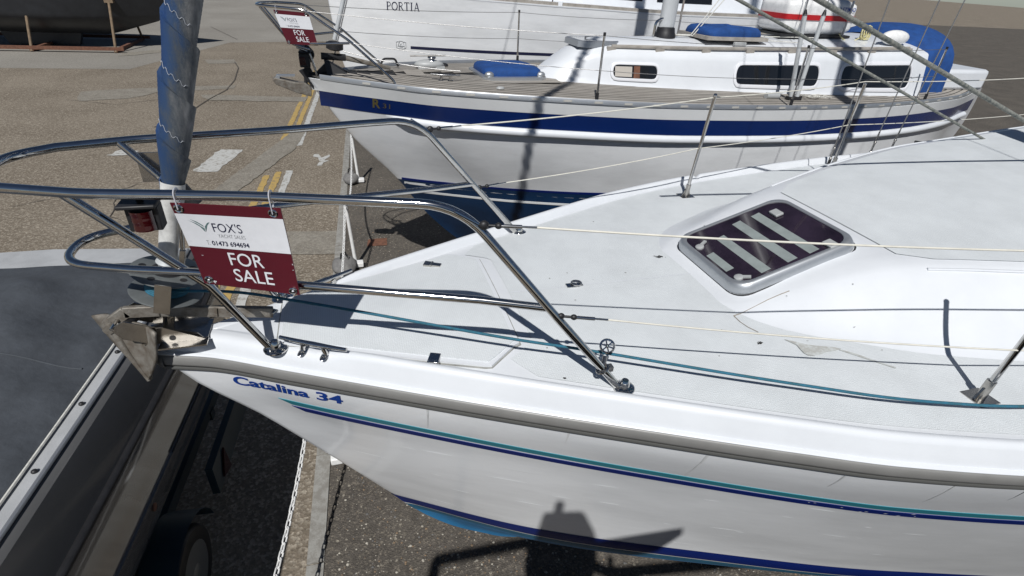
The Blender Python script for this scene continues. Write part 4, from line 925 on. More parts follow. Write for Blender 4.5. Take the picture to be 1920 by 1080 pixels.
# forward roof hatch (smoked, octagonal)
def octa(cu, cv, a, w, z, k=.3): return [BL.W(cu + x * a, cv + y * w, z) for x, y in ((-1, -1 + k), (-1 + k, -1), (1 - k, -1), (1, -1 + k), (1, 1 - k), (1 - k, 1), (-1 + k, 1), (-1, 1 - k))]
zr = 3.185
rh = MB().grid([octa(3.20, 0, .27, .26, zr - .04), octa(3.20, 0, .265, .255, zr + .02), octa(3.20, 0, .25, .24, zr + .028), octa(3.20, 0, .22, .21, zr + .026)], cu=True).build('roof_hatch', M['alu'], blue, 30)
p = octa(3.20, 0, .225, .215, zr + .026); MB().add(p, [tuple(range(8))]).build('pane', M['window'], rh, 0)
# deck hatch under a blue canvas cover
def cover(cu, cv, a, w, z0, h, name, label=None, k=.22, par=blue, wob=.0):
    rows = []
    for e, dz in ((1.0, 0), (1.01, .3), (.98, .62), (.90, .85), (.72, .95), (.4, 1.0), (.05, 1.02)):
        r = []
        for t in np.linspace(0, 2 * math.pi, 41)[:-1]:
            c_, s_ = math.cos(t), math.sin(t); x = math.copysign(abs(c_) ** .35, c_) * a * e; y = math.copysign(abs(s_) ** .35, s_) * w * e
            r.append(BL.W(cu + x, cv + y, z0 + h * dz + wob * math.sin(t * 4 + dz * 3) * (1 - abs(dz - .5))))
        rows.append(r)
    return MB().grid(rows, cu=True).build(name, M['canvas'], par, 50)
zz = bdz(2.15, 0)
b = MB().grid([octa(2.16, .0, .37, .36, zz - .02, .2), octa(2.16, .0, .37, .36, zz + .030, .2), octa(2.16, 0, .33, .32, zz + .036, .2)], cu=True); dh = b.build('deck_hatch', M['alu'], blue, 30)
cover(2.16, .0, .335, .325, zz + .035, .085, 'canvas_cover', par=dh, wob=.006)
for x, y in ((-.30, -.30), (.30, -.30)): MB().blob(BL.W(2.16 + x, y, zz + .05), (.055, .04, .035), 10, 6).build('cover_corner', M['alu'], dh)
b = MB().grid([[BL.W(2.16 + x * .5, y * .48, bdz(2.16, .3) + .0035 + .012 * 0) for x in (-1, 1)] for y in (-1, 1)]); b.build('hatch_surround', M['teakgrey'], blue, 0)
c2 = cover(4.95, -.10, .40, .30, broof(4.95, 0) + .035, .10, 'canvas_cover', wob=.015); b = MB().box(BL.W(4.95, -.10, broof(4.95, 0) + .018), (.86, .66, .04)); b.build('hatch_frame', M['teakgrey'], blue, 30)
# windlass, cleat, foredeck gear
w0 = BL.W(1.30, .32, bdz(1.3, .32)); b = MB(); b.blob(w0 + V(.03, 0, .045), (.17, .09, .055), 16, 8); b.box(w0 + V(.05, 0, .02), (.30, .15, .03)); wl_ = b.build('windlass', M['greyplastic'], blue, 50)
b = MB(); b.lathe(w0 + V(.06, -.02, .07), (0, 0, 1), [(.05, 0), (.035, .02), (.03, .035), (.05, .05), (.045, .06)], 18); b.build('gypsy', M['steel'], wl_); MB().tube([w0 + V(-.18, .02, .13), w0 + V(.22, -.02, .145)], .008, 8).build('windlass_bar', M['steelr'], wl_)
b = MB(); c_ = BL.W(1.36, -.38, bdz(1.36, -.38)); b.tube([c_ + V(q * .15, -q * .03, .055 + .006 * q * q) for q in np.linspace(-1, 1, 9)], [.013 - .005 * abs(q) for q in np.linspace(-1, 1, 9)], 8)
for q in (-1, 1): b.tube([c_ + V(q * .05, 0, 0), c_ + V(q * .045, 0, .05)], .014, 8); b.blob(c_ + V(q * .05, 0, .004), (.03, .02, .008), 10, 6)
b.build('mooring_cleat', M['steel'], blue, 50)
b = MB(); b.blob(BL.W(1.85, -.72, bdz(1.85, -.72) + .01), (.045, .03, .02), 10, 6); b.build('deck_filler', M['greyplastic'], blue); b = MB(); b.blob(BL.W(1.55, .55, bdz(1.55, .55) + .015), (.06, .05, .025), 10, 6); b.build('deck_vent', M['black'], blue)
b = MB(); rows = [[BL.W(u, v, bdz(u, v) + .006) for v in (-.18, .16)] for u in (1.0, 1.2)]; b.grid(rows).build('chain_locker_lid', M['teakgrey'], blue, 0)
# pulpit of the blue-banded yacht
bt = []
for s in (-1, 1):
    hw = .50
    bt.append(fillet([BL.W(.82, s * .54, bdz(.82, .54)), BL.W(.80, s * .54, 2.86), BL.W(.42, s * .45, 3.20), BL.W(.05, s * .33, 3.44), BL.W(-.20, s * .26, 3.45)], [0, .05, .05, .06, 0], 6))
bf = fillet([bt[0][-1], BL.W(-.36, -.12, 3.45), BL.W(-.36, .12, 3.45), bt[1][-1]], [0, .10, .10, 0], 6)
bp_ = MB().tube(bt[0] + bf[1:-1] + bt[1][::-1], .0125, 10).build('pulpit', M['steel'], blue, 60)
lo = fillet([BL.W(.42, -.455, 3.18), BL.W(.10, -.36, 3.155), BL.W(-.12, -.14, 3.15), BL.W(-.12, .14, 3.15), BL.W(.10, .36, 3.155), BL.W(.42, .455, 3.18)], [0, .1, .1, .1, .1, 0], 6); MB().tube(lo, .0118, 10).build('lower_rail', M['steel'], bp_, 60)
for s in (-1, 1): MB().tube(fillet([BL.W(-.33, s * .14, 3.44), BL.W(-.10, s * .10, 3.12), BL.W(.06, s * .09, 3.07)], .04, 5), .0118, 10).build('front_strut', M['steel'], bp_, 60); MB().tube(fillet([BL.W(-.06, s * .09, 3.09), BL.W(.05, s * .08, 3.05), BL.W(.10, s * .07, 2.82)], .05, 5), .012, 10).build('front_leg', M['steel'], bp_, 60)
# bow fitting, roller, nav light, stowed anchor
b = MB(); p0 = BL.W(-.29, -.05, 2.80); pr = [(-.33, 2.785), (-.30, 2.735), (-.12, 2.655), (.02, 2.615), (.03, 2.70), (-.02, 2.745), (-.12, 2.755), (-.30, 2.80)]
b.prism([BL.W(u, -.06, z) for u, z in pr], BL.W(0, .06, 0) - BL.W(0, -.06, 0)); b.build('bow_fitting', M['galv'], blue, 30, bevel=.006)
b = MB(); b.box(BL.W(-.20, 0, 2.815), (.17, .07, .012)); b.lathe(BL.W(-.28, -.045, 2.80), (0, 1, 0), [(.022, 0), (.015, .045), (.022, .09)], 14); b.build('bow_roller', M['alu'], blue, 30)
b = MB(); c_ = BL.W(.0, -.06, 2.97); b.box(c_, (.10, .09, .13)); b.box(c_ + V(.01, 0, .075), (.12, .11, .02)); nl2 = b.build('navigation_light', M['black'], blue, 30, bevel=.01); MB().box(c_ + V(-.02, -.046, -.005), (.06, .008, .075)).build('red_lens', M['red'], nl2, 30, bevel=.01)
b = MB(); b.tube(fillet([BL.W(-.02, 0, 2.72), BL.W(.0, 0, 2.90), BL.W(.10, .0, 3.02), BL.W(.02, 0, 3.10)], .05, 4), .018, 8); b.prism([BL.W(.02, -.03, 2.78), BL.W(.22, -.03, 2.96), BL.W(.50, -.03, 2.80), BL.W(.15, -.03, 2.76)], (0, .06, 0)); b.prism([BL.W(-.07, -.02, 2.86), BL.W(.05, -.02, 2.68), BL.W(.10, -.02, 2.74), BL.W(.04, -.02, 2.9)], (0, .04, 0)); b.build('anchor_bracket', M['black'], blue, 40)
banc = thing('stowed_anchor', 'dark anchor stowed on the bow of the blue-banded yacht', 'anchor', tuple(BL.W(.3, 0, 2.9)))
b = MB(); b.tube([BL.W(.16, 0, 3.0), BL.W(.40, 0, 2.985)], [.028, .028], 8, sq=(.6, 1.2)); b.build('grip_sleeve', M['black'], banc); b = MB(); b.tube([BL.W(.39, 0, 2.985), BL.W(.85, 0, 2.885)], [.022, .016], 8, sq=(.6, 1.2)); b.build('shank', M['galv'], banc)
b = MB(); b.prism([BL.W(.18, -.06, 2.98), BL.W(.42, -.10, 2.83), BL.W(.20, -.10, 2.83)], (0, .10, 0)); b.build('fluke', M['black'], banc, 30)
b = MB(); b.lathe(BL.W(.30, .02, 3.05), (.1, 0, 1), [(.05, 0), (.085, .015), (.085, .07), (.05, .085)], 18); b.build('furling_drum', M['black'], blue); 
MB().tube([BL.W(.24, .02, 2.85), BL.W(3.9, .02, 13.5)], .006, 8).build('forestay', M['wire'], blue); MB().tube([BL.W(.31, .02, 3.15), BL.W(1.15, .02, 5.6)], .022, 10).build('furler_foil', M['aluw'], blue)
b = MB(); b.tube(sag(BL.W(.38, -.02, 3.05), BL.W(1.5, -.45, 2.93), .03), .005, 6); b.build('furling_line', M['wire'], blue); b = MB(); b.tube(fillet([BL.W(.78, .30, 2.86), BL.W(.82, .32, 2.93), BL.W(.95, .32, 2.93), BL.W(.98, .32, 2.85)], .03, 4), .012, 8); b.build('fairlead', M['black'], blue)
# stanchions, lifelines
for s in (-1, 1):
    tops, mids = [], []
    for u in (2.72, 5.05, 7.4):
        v = s * (BL.b0(u) - .045); z = bdz(u, v); b = MB(); b.tube([BL.W(u, v, z), BL.W(u - .01, v * 1.005, z + .625)], .0115, 10); so = b.build('stanchion', M['steel'], blue); MB().lathe(BL.W(u, v, z), (0, 0, 1), [(.035, 0), (.03, .012), (.018, .02), (.017, .09)], 12).build('stanchion_base', M['black'], so)
        MB().tube([BL.W(u - .01, v * 1.005, z + .61), BL.W(u - .01, v * 1.005, z + .64)], .014, 8).build('stanchion_cap', M['black'], so); tops.append(BL.W(u - .01, v * 1.005, z + .612)); mids.append(BL.W(u - .005, v, z + .30))
    a = BL.W(.06, s * .335, 3.43); b = MB(); b.tube(sag(a, tops[0], .02) + sag(tops[0], tops[1], .02)[1:] + sag(tops[1], tops[2], .02)[1:], .0032, 6); b.build('lifeline', M['wire'], blue)
    a = BL.W(.43, s * .455, 3.18); b = MB(); b.tube(sag(a, mids[0], .02) + sag(mids[0], mids[1], .02)[1:] + sag(mids[1], mids[2], .02)[1:], .0030, 6); b.build('lifeline', M['wire'], blue)
# mast and shrouds
mb = BL.W(4.18, 0, broof(4.18, 0)); b = MB(); rows = [[mb + V(.10 * math.cos(a), .075 * math.sin(a), z) for a in np.linspace(0, 6.283, 23)[:-1]] for z in (.09, 3, 8, 11)]; bm_ = b.grid(rows, cu=True).build('mast', M['aluw'], blue, 60)
MB().lathe(mb, (0, 0, 1), [(.13, -.02), (.13, .02), (.115, .05), (.105, .10), (.09, .11)], 20).build('mast_step', M['black'], bm_); b = MB(); b.tube(fillet([mb + V(-.17, -.03, .0), mb + V(-.17, -.03, .16), mb + V(-.08, -.03, .2)], .04, 4), .016, 8); b.tube(fillet([mb + V(.14, -.05, .02), mb + V(.13, -.05, .6), mb + V(.12, -.04, 3)], .02, 3), .006, 6); b.tube([mb + V(.17, -.02, .02), mb + V(.15, -.02, 3)], .006, 6); b.build('mast_pipe', M['steel'], bm_)
mt = mb + V(0, 0, 6.2)
for (u, du) in ((5.33, 0), (5.42, .06)):
    v = -(BL.b0(u) - .34); a = BL.W(u, v, bdz(u, v)); d = mt + V(-.25 if du == 0 else .5, -.05, 0) - a; d /= np.linalg.norm(d)
    if du: d = V(.06, .05, 1.0); d /= np.linalg.norm(d)
    else: d = V(-.13, .05, 1.0); d /= np.linalg.norm(d)
    MB().tube([a + d * .03, a + d * .90], .0245, 12).build('shroud_sleeve', M['aluw'], blue, 60); MB().tube([a + d * .89, a + d * .95], [.0265, .012], 10).build('sleeve_cap', M['black'], blue); MB().tube([a, a + d * 4.5], .005, 6).build('shroud', M['wire'], blue)
    MB().box(a + V(0, 0, .02), (.10, .06, .04)).build('chainplate', M['black'], blue, 30)
b = MB()
for k, (o, e) in enumerate(((-.05, BL.W(5.9, -.48, broof(5.9, .48) + .02)), (-.03, BL.W(6.3, -.30, broof(6.3, .3) + .02)))): b.tube(sag(mb + V(.12, o, .03), e, .0), .006, 6)
b.build('halyard_tail', M['whiterope'], blue); b = MB(); b.tube([mb + V(.3, -.1, .04), mb + V(1.3, .1, 1.2)], .006, 6); b.tube([mb + V(.32, -.12, .04), mb + V(1.42, .08, 1.2)], .006, 6); b.build('kicker_line', M['whiterope'], blue)
b = MB(); b.box(BL.W(4.95, -.45, broof(4.95, .45) + .025), (.16, .05, .05)); b.build('rope_clutch', M['greyplastic'], blue, 30, bevel=.008)
MB().tube([BL.W(5.02, -1.02, bdz(5, 1) + .03), BL.W(5.20, -1.03, bdz(5.2, 1) + .03)], .035, 10).build('winch_handle_pocket', M['greyplastic'], blue)
b = MB(); pts = []; c_ = BL.W(5.9, -1.02, bdz(5.9, 1.0) + .015)
for k in range(90): a = k * .55; r = .05 + .05 * math.sin(k * .37); pts.append(c_ + V(math.cos(a) * r * 2.2 - .1, math.sin(a) * r, .008 * math.sin(k * 1.3) + .008))
b.tube(pts, .004, 5); b.build('rope_coil', M['whiterope'], blue)
# mark on the bow band
BG = lambda u0, z0: (lambda x, y: BL.P(u0 + x, z0 - .035 * x + y, -1, .0055))
lettering('bow_mark', 'R', BG(.60, 2.568), .072, .095, M['gold'], blue, .03); lettering('bow_mark', '31', BG(.695, 2.572), .068, .05, M['gold'], blue, .0)
# life raft canister on the roof
lr = thing('liferaft_canister', 'white life raft canister with red band on the cabin roof', 'life raft', tuple(BL.W(6.35, .05, 3.45)))
zc = broof(6.35, 0) + .04
def can(e, zlo, zhi, m, nm, par, bulge=0.):
    rows = []
    for k, z in enumerate(np.linspace(zlo, zhi, 7)):
        f_ = 1 - .16 * max(0, (zlo + .06 - z) / .06) if nm == 'lower_shell' else (1 - .25 * max(0, (z - zhi + .08) / .08) ** 2 if nm == 'upper_shell' else 1)
        r = []
        for t in np.linspace(0, 2 * math.pi, 49)[:-1]:
            c_, s_ = math.cos(t), math.sin(t); r.append(BL.W(6.30 + math.copysign(abs(c_) ** .3, c_) * (.58 * f_ + e), .0 + math.copysign(abs(s_) ** .3, s_) * (.30 * f_ + e), z))
        rows.append(r)
    b = MB().grid(rows, cu=True); b.f.append(tuple(range(48))); b.f.append(tuple(range(6 * 48, 7 * 48))); return b.build(nm, m, par, 50)
can(0, zc, zc + .16, M['plastic'], 'lower_shell', lr); can(.012, zc + .161, zc + .22, M['redband'], 'red_band', lr); can(0, zc + .221, zc + .40, M['plastic'], 'upper_shell', lr)
for q in (-.38, .38): b = MB(); b.tube([BL.W(6.30 + q, -.315, zc - .01), BL.W(6.30 + q, -.322, zc + .40)], .012, 6, sq=(1.6, .4)); b.build('strap', M['alu'], lr)
lettering('lettering', 'PLASTIMO', lambda x, y: BL.W(6.42 + x, -.306, zc + .275 + y), .36, .045, M['letter'], lr, .01)
b = MB(); b.box(BL.W(6.30, 0, zc - .02), (1.1, .55, .03)); b.build('cradle', M['black'], lr, 30)
b = MB(); pts = []; c_ = BL.W(7.0, -.38, broof(7.0, .38) + .09)
for k in range(70): a = k * .6; pts.append(c_ + V(.05 * math.cos(a) + .0012 * k - .04, .02 * math.sin(k * .8), .085 * math.sin(a)))
b.tube(pts, .007, 6); b.tube(sag(BL.W(6.6, -.33, zc + .02), pts[0], .10), .007, 6); o = b.build('rope_hank', M['yellowrope'], None, 60, loc=tuple(c_)); tag(o, 'pale yellow rope hank tied beside the life raft', 'rope')
# spray hood and screen at the aft end of the roof
sh_ = MB(); rows = []
for u, top_, w_ in ((7.55, 3.36, .80), (7.65, 3.44, .82), (7.9, 3.50, .84), (8.25, 3.50, .84)):
    zd = bdz(u, .8) - .02; rows.append([BL.W(u, math.sin(a) * w_, zd + (top_ - zd) * max(math.cos(a), 0) ** .45) for a in np.linspace(-1.5708, 1.5708, 19)])
sh_.grid(rows).build('spray_hood', M['canvas'], blue, 50)
b = MB(); b.box(BL.W(8.4, 0, 2.86), (1.6, 1.5, .28)); b.build('cockpit_coaming', M['gel'], blue, 30, bevel=.05)
fd = MB(); fd.blob(BL.W(7.25, -.62, broof(7.25, .62) + .09), (.22, .09, .09), 16, 10); fd.tube([BL.W(7.04, -.62, broof(7.25, .62) + .09), BL.W(6.98, -.62, broof(7.25, .62) + .09)], .02, 8); o = fd.build('white_fender', M['plastic'], None, 60, loc=tuple(BL.W(7.25, -.62, 3.3))); tag(o, 'small white fender lying by the blue spray hood at right', 'fender')
# its own sale sign
def rail_b(c, up):
    e = BL.W(0, -.33, 0); return V(c[0], c[1] + .012, 3.445) if up else V(c[0], c[1] + .02, 3.155)
sale_sign('for_sale_sign', (-.555, 3.905, 3.428), (-.255, 3.87, 3.415), (-.205, 3.86, 3.14), (-.475, 3.90, 3.145), 'small distant for sale sign on the pulpit of the blue-banded yacht', False, rail_b)

# ================================================================== THE THIRD YACHT, partly hidden
PT = Hull(stem=([.3, 1.2, 2.0, 2.6, 3.35, 3.7], [2.4, 1.2, .24, .08, 0.0, -.02]),
          b0=([0, .05, .6, 1.4, 2.6, 4, 6, 8, 10.5], [.03, .06, .36, .74, 1.20, 1.50, 1.68, 1.6, 1.2]), b1=([0, .05, .7, 1.6, 3, 5, 7, 9], [0, .03, .30, .66, 1.1, 1.45, 1.5, 1.2]),
          zs=([0, 2, 4, 6, 10.5], [3.42, 3.375, 3.335, 3.30, 3.30]), zw=1.9, zbot=([.3, 1.2, 2.4, 5, 8, 10.5], [1.85, 1.2, .9, .8, 1.0, 1.7]), org=(-.14, 8.75, 0), th=math.radians(1.5), length=10.5)
por = thing('sailing_yacht', 'white hulled yacht with a dark pinstripe and black name, furthest back', 'yacht', (4, 8.8, 0))
PT.shell().build('hull', M['hullgel'], por, 60); pzs = PT.zs
for s in (-1, 1):
    rows = []
    for u in np.concatenate([np.linspace(.03, 2, 20), np.linspace(2.1, 10.3, 40)]):
        h = PT.b0(u); z = pzs(u); rows.append([PT.W(u, s * (h + o), z + dz) for o, dz in ((.004, -.004), (.006, .014), (-.005, .018), (-.055, .018), (-.06, .0))])
    MB().grid(rows, flip=s > 0).build('sheer_moulding', M['gel'], por, 40)
    for (ua, ub) in ((1.05, 3.62), (3.70, 10.0)):
        rows = []
        for u in np.linspace(ua, ub, 30):
            h = PT.b0(u); z = pzs(u) + .018; rows.append([PT.W(u, s * (h + o), z + dz) for o, dz in ((-.008, 0), (-.010, .046), (-.036, .050), (-.040, 0))])
        b = MB().grid(rows, flip=s > 0); b.add(rows[0], [(0, 1, 2, 3)]); b.add(rows[-1], [(0, 1, 2, 3)]); b.build('teak_toe_rail', M['teakgrey'], por, 40)
    PT.strip(lambda u: 2.550 + .010 * (u - 1.29), lambda u: 2.596 + .010 * (u - 1.29), 1.29, 9, .003, s, 60).build('pinstripe', M['ink'], por)
rows = []
for u in np.concatenate([np.linspace(.03, 2, 20), np.linspace(2.1, 10.4, 30)]):
    h = PT.b0(u) - .03; rows.append([PT.W(u, q * h, pzs(u) + .008 + .06 * (1 - q * q)) for q in np.linspace(-1, 1, 15)])
MB().grid(rows).build('deck', M['gel'], por, 60)
rows = []
for u in np.linspace(3.0, 8.6, 24):
    h0 = .55 + .35 * float(sst(3, 5.5, u)); h1 = h0 - .12; z0 = pzs(u) + .02; z1 = z0 + .36 * float(sst(3.0, 3.9, u)) + .02; half = [(h0, z0), (h0 - .03, lerp(z0, z1, .3)), (h1 + .03, lerp(z0, z1, .9)), (h1, z1), (h1 * .5, z1 + .03), (0, z1 + .04)]
    rows.append([PT.W(u, -y, z) for y, z in half] + [PT.W(u, y, z) for y, z in half[::-1][1:]])
pc = MB().grid(rows).build('cabin', M['gel'], por, 50); MB().add(list(rows[-1]), [tuple(range(len(rows[-1])))]).build('cabin_end', M['gel'], pc, 0)
for (ua, ub) in ((4.5, 5.5), (5.8, 7.0)):
    def pcs(u, q, off=.004): h0 = .55 + .35 * float(sst(3, 5.5, u)); z0 = pzs(u) + .02; z1 = z0 + .36 * float(sst(3, 3.9, u)) + .02; return PT.W(u, -(lerp(h0 - .03, h0 - .09, (q - .3) / .6) + off), lerp(z0, z1, q))
    MB().grid([[pcs(u, q) for u in np.linspace(ua, ub, 8)] for q in (.35, .6, .82)]).build('cabin_window', M['window'], pc, 0)
pls = []
for u in (1.55, 3.55, 5.6, 7.6):
    v = -(PT.b0(u) - .09); z = pzs(u) + .01; MB().tube([PT.W(u, v, z), PT.W(u, v, z + .64)], .0125, 8).build('stanchion', M['steel'], por); pls.append(PT.W(u, v, z))
for hh in (.33, .62):
    b = MB(); P_ = [PT.W(.2, -.15, pzs(0) + .1 + hh)] + [p + V(0, 0, hh) for p in pls]
    for a, c_ in zip(P_[:-1], P_[1:]): b.tube(sag(a, c_, .02, 8), .003, 5)
    b.build('lifeline', M['wire'], por)
b = MB(); b.tube([PT.W(4.6, 0, 3.6), PT.W(4.6, 0, 14)], .085, 14); b.build('mast', M['aluw'], por)
PG = lambda u0, z0: (lambda x, y: PT.P(u0 + x, z0 + .03 * x + y, -1, .004))
def arc(cx, cy, rx, ry, a0, a1, n=10): return [(cx + rx * math.cos(math.radians(a)), cy + ry * math.sin(math.radians(a))) for a in np.linspace(a0, a1, n)]
SER = {'P': [([(.10, 0), (.10, 1)], .13), ([(.0, .03), (.22, .03)], .06), ([(0, .97), (.30, .97)], .06), ([(.1, .97), (.28, .97)] + arc(.28, .73, .20, .24, 90, -90) + [(.1, .49)], .075)],
       'O': [(arc(.38, .5, .33, .46, 0, 360, 25), .11)],
       'R': [([(.10, 0), (.10, 1)], .13), ([(.0, .03), (.22, .03)], .06), ([(0, .97), (.30, .97)], .06), ([(.1, .97), (.28, .97)] + arc(.28, .75, .20, .22, 90, -90) + [(.1, .53)], .075), ([(.27, .53), (.56, .03)], .11), ([(.50, .03), (.66, .03)], .06)],
       'T': [([(.31, 0), (.31, 1)], .13), ([(.20, .03), (.42, .03)], .06), ([(.0, .96), (.62, .96)], .07), ([(.02, .98), (.02, .78)], .05), ([(.60, .98), (.60, .78)], .05)],
       'I': [([(.13, 0), (.13, 1)], .13), ([(.0, .03), (.26, .03)], .06), ([(0, .97), (.26, .97)], .06)],
       'A': [([(.12, .03), (.37, 1)], .06), ([(.37, 1), (.62, .03)], .13), ([(.19, .34), (.52, .34)], .06), ([(.02, .03), (.22, .03)], .06), ([(.50, .03), (.74, .03)], .06)]}
xo = 0; FN = PG(.93, 3.135)
for ch, adv in (('P', .62), ('O', .86), ('R', .74), ('T', .76), ('I', .40), ('A', .7)):
    b = MB()
    for pts, w_ in SER[ch]:
        rows = []
        for i, (x, y) in enumerate(pts):
            x2, y2 = pts[min(i + 1, len(pts) - 1)]; x1, y1 = pts[max(i - 1, 0)]; tx, ty = x2 - x1, y2 - y1; k = math.hypot(tx, ty); nx, ny = -ty / k * w_ / 2, tx / k * w_ / 2
            rows.append([FN((xo + x + nx) * .124, (y + ny) * .125), FN((xo + x - nx) * .124, (y - ny) * .125)])
        b.grid(rows)
    b.build('name_letter', M['ink'], por, 0); xo += adv
b = MB()
for pts in ([(0, .02), (.03, 0), (.11, 0), (.14, .02)], [(.02, .03), (.05, .13), (.09, .13), (.12, .03)], [(.0, .02), (.0, .11), (.03, .12), (.045, .10)], [(.14, .02), (.14, .11), (.11, .12), (.095, .10)], [(.045, .03), (.07, .09), (.095, .03), (.045, .03)], [(.02, .045), (.12, .045)]):
    b.tube([PT.P(1.06 + x * 1.1, 2.545 + y * .95, -1, .004) for x, y in pts], .004, 5)
b.build('hull_emblem', M['inkgrey'], por)

# ================================================================== BOAT ON ITS ROAD TRAILER at lower left
tb = thing('trailer_boat', 'grey motor boat with white side deck and canvas cover on a trailer, lower left', 'motor boat', (-2.2, -.3, 0))
TD = V(.08, .9968, 0); TN = V(.9968, -.08, 0)       # along the boat, towards its near (right hand) side
TO = V(-1.215, 1.0, 0)                             # a point under the right hand gunwale
def T(l, w, z): return TO + TD * l + TN * w + V(0, 0, z)
def tbw(l): return pchip([-4.5, -3.2, -1.5, .5, 1.2], [-.95, -.35, -.02, .0, -.03])(l)     # right hand edge
prof = [(-.26, .92), (-.05, .98), (-.015, 1.06), (.0, 1.22), (-.012, 1.225), (-.01, 1.34), (.004, 1.50), (.012, 1.62), (.0, 1.66), (-.03, 1.76), (-.075, 1.87), (-.11, 1.892), (-.30, 1.90)]
rows = [[T(l, tbw(l) + w, z) for w, z in prof] + [T(l, -2.1 - tbw(l) - w, z) for w, z in prof[::-1]] for l in np.linspace(-4.5, 1.25, 30)]
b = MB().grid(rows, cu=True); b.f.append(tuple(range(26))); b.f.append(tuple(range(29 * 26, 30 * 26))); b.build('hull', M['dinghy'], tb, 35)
rows = [[T(l, tbw(l) - .112, 1.8955), T(l, tbw(l) - .30, 1.905), T(l, -1.05, 1.93), T(l, -2.1 - tbw(l) + .30, 1.905), T(l, -2.1 - tbw(l) + .112, 1.8955)] for l in np.linspace(-4.45, 1.24, 30)]; MB().grid(rows).build('deck', M['sidedeck'], tb, 35)
for w_, nm in ((1, 'rub_strip'), (-1, 'rub_strip')):
    f_ = (lambda l, o: T(l, tbw(l) + o, 0)) if w_ > 0 else (lambda l, o: T(l, -2.1 - tbw(l) - o, 0))
    MB().tube([f_(l, .012) + V(0, 0, 1.645) for l in np.linspace(-4.4, 1.25, 30)], .022, 8).build('rub_strip', M['black'], tb, 60)
MB().tube([T(l, tbw(l) - .001, 1.222) for l in np.linspace(-.2, 1.1, 12)], .006, 6).build('moulded_groove', M['black'], tb)
b = MB(); b.lathe(T(-.55, tbw(-.55) - .004, 1.16), TN, [(.024, 0), (.024, .006), (.016, .008), (.003, .008)], 16); b.build('drain_fitting', M['rust'], tb)
rows = []
for l in np.linspace(-3.3, 1.02, 60):
    row = []
    for q in np.linspace(0, 1, 33):
        w = lerp(tbw(l) - .205, -1.895 - tbw(l), q); ed = min(q, 1 - q, (1.02 - l) / 2.2, (l + 3.3) / 2.2); z = 1.935 + .19 * float(sst(0, .35, ed)) + .022 * math.cos(2 * math.pi * (l + 3.0) / .42) * math.exp(-min(q, 1 - q) * 16) * min(1, min(q, 1 - q) * 30) + .012 * math.sin(9 * l + 14 * q) * ed ** .5 + .016 * math.sin(4.1 * l - 21 * q + math.sin(3 * l)) * min(1, ed * 4) + .010 * math.sin(17 * l + 3 * math.sin(9 * q))* min(1, ed * 5)
        if ed <= 0.001: z = 1.908
        row.append(T(l, w, z))
    rows.append(row)
MB().grid(rows).build('canvas_cover', M['cover'], tb, 60)
for l in (-2.4, -1.3, -.2): i_ = int((l + 3.3) / 4.32 * 59); MB().tube([p + V(0, 0, .002) for p in rows[i_][1:-1]], .006, 6).build('cover_seam', M['cover'], tb)
MB().tube([T(l, tbw(l) - .118, 1.905) for l in np.linspace(-4.3, 1.2, 28)], .011, 8).build('toe_rail', M['alu'], tb)
b = MB(); b.tube([T(l, tbw(l) - .198, 1.912) for l in np.linspace(-3.3, 1.02, 24)], .007, 6); b.build('cover_cord', M['whiterope'], tb)
for l in np.arange(-3.0, 1.1, .42): MB().blob(T(l, tbw(l) - .16, 1.905), (.013, .013, .010), 10, 6).build('cover_hook', M['black'], tb)
b = MB(); c_ = T(.75, tbw(.75) - .155, 1.90); b.tube([c_ + TD * -.09 + V(0, 0, .04), c_ + V(0, 0, .036), c_ + TD * .09 + V(0, 0, .04)], .010, 8); b.tube([c_ + TD * -.03, c_ + TD * -.03 + V(0, 0, .035)], .010, 8); b.tube([c_ + TD * .03, c_ + TD * .03 + V(0, 0, .035)], .010, 8); b.build('mooring_cleat', M['steel'], tb)
# trailer
trl = thing('boat_trailer', 'dark blue road trailer under the grey motor boat, with a silver wheel', 'trailer', (-2.3, .3, 0))
b = MB()
for w_ in (-.25, -1.85): b.box(T(-.6, w_, .55), (.08, 5.0, .10), np.array([TN, TD, [0, 0, 1]]))
for l in (-2.4, -.5, .9): b.box(T(l, -1.05, .50), (1.7, .08, .08), np.array([TN, TD, [0, 0, 1]]))
b.build('frame', M['trailerblue'], trl, 30)
for l in (-1.0, .6):
    for w_ in (-.6, -1.5): MB().box(T(l, w_, .76), (.22, .30, .34), np.array([TN, TD, [0, 0, 1]])).build('support_pad', M['black'], trl, 30, bevel=.02)
for w_, s in ((-.10, 1), (-2.0, -1)):
    c_ = T(-.42, w_, .31); b = MB(); b.lathe(c_ - TN * s * .09, TN * s, [(.20, 0), (.29, .01), (.31, .04), (.31, .14), (.29, .17), (.205, .175), (.19, .165)], 28); wo = b.build('wheel', M['black'], trl, 50)
    b = MB(); b.lathe(c_ - TN * s * .02, TN * s, [(.06, .06), (.10, .075), (.17, .07), (.195, .10), (.203, .105)], 28); b.lathe(c_, TN * s, [(.05, .02), (.055, .085), (.03, .095)], 16); b.build('rim', M['rim'], wo, 40)
    for k in range(8): a = k * .785; MB().lathe(c_ + TN * s * .056 + TD * .145 * math.cos(a) + V(0, 0, .145 * math.sin(a)), TN * s, [(.018, 0), (.018, .006)], 10).build('rim_hole', M['black'], wo, 0)
    b = MB(); rows = []
    for a in np.linspace(.2, 2.95, 12): rows.append([c_ + TD * .40 * math.cos(a) + V(0, 0, .40 * math.sin(a)) + TN * q for q in (-.11, .11)])
    b.grid(rows).build('mudguard', M['trailerblue'], trl, 50)
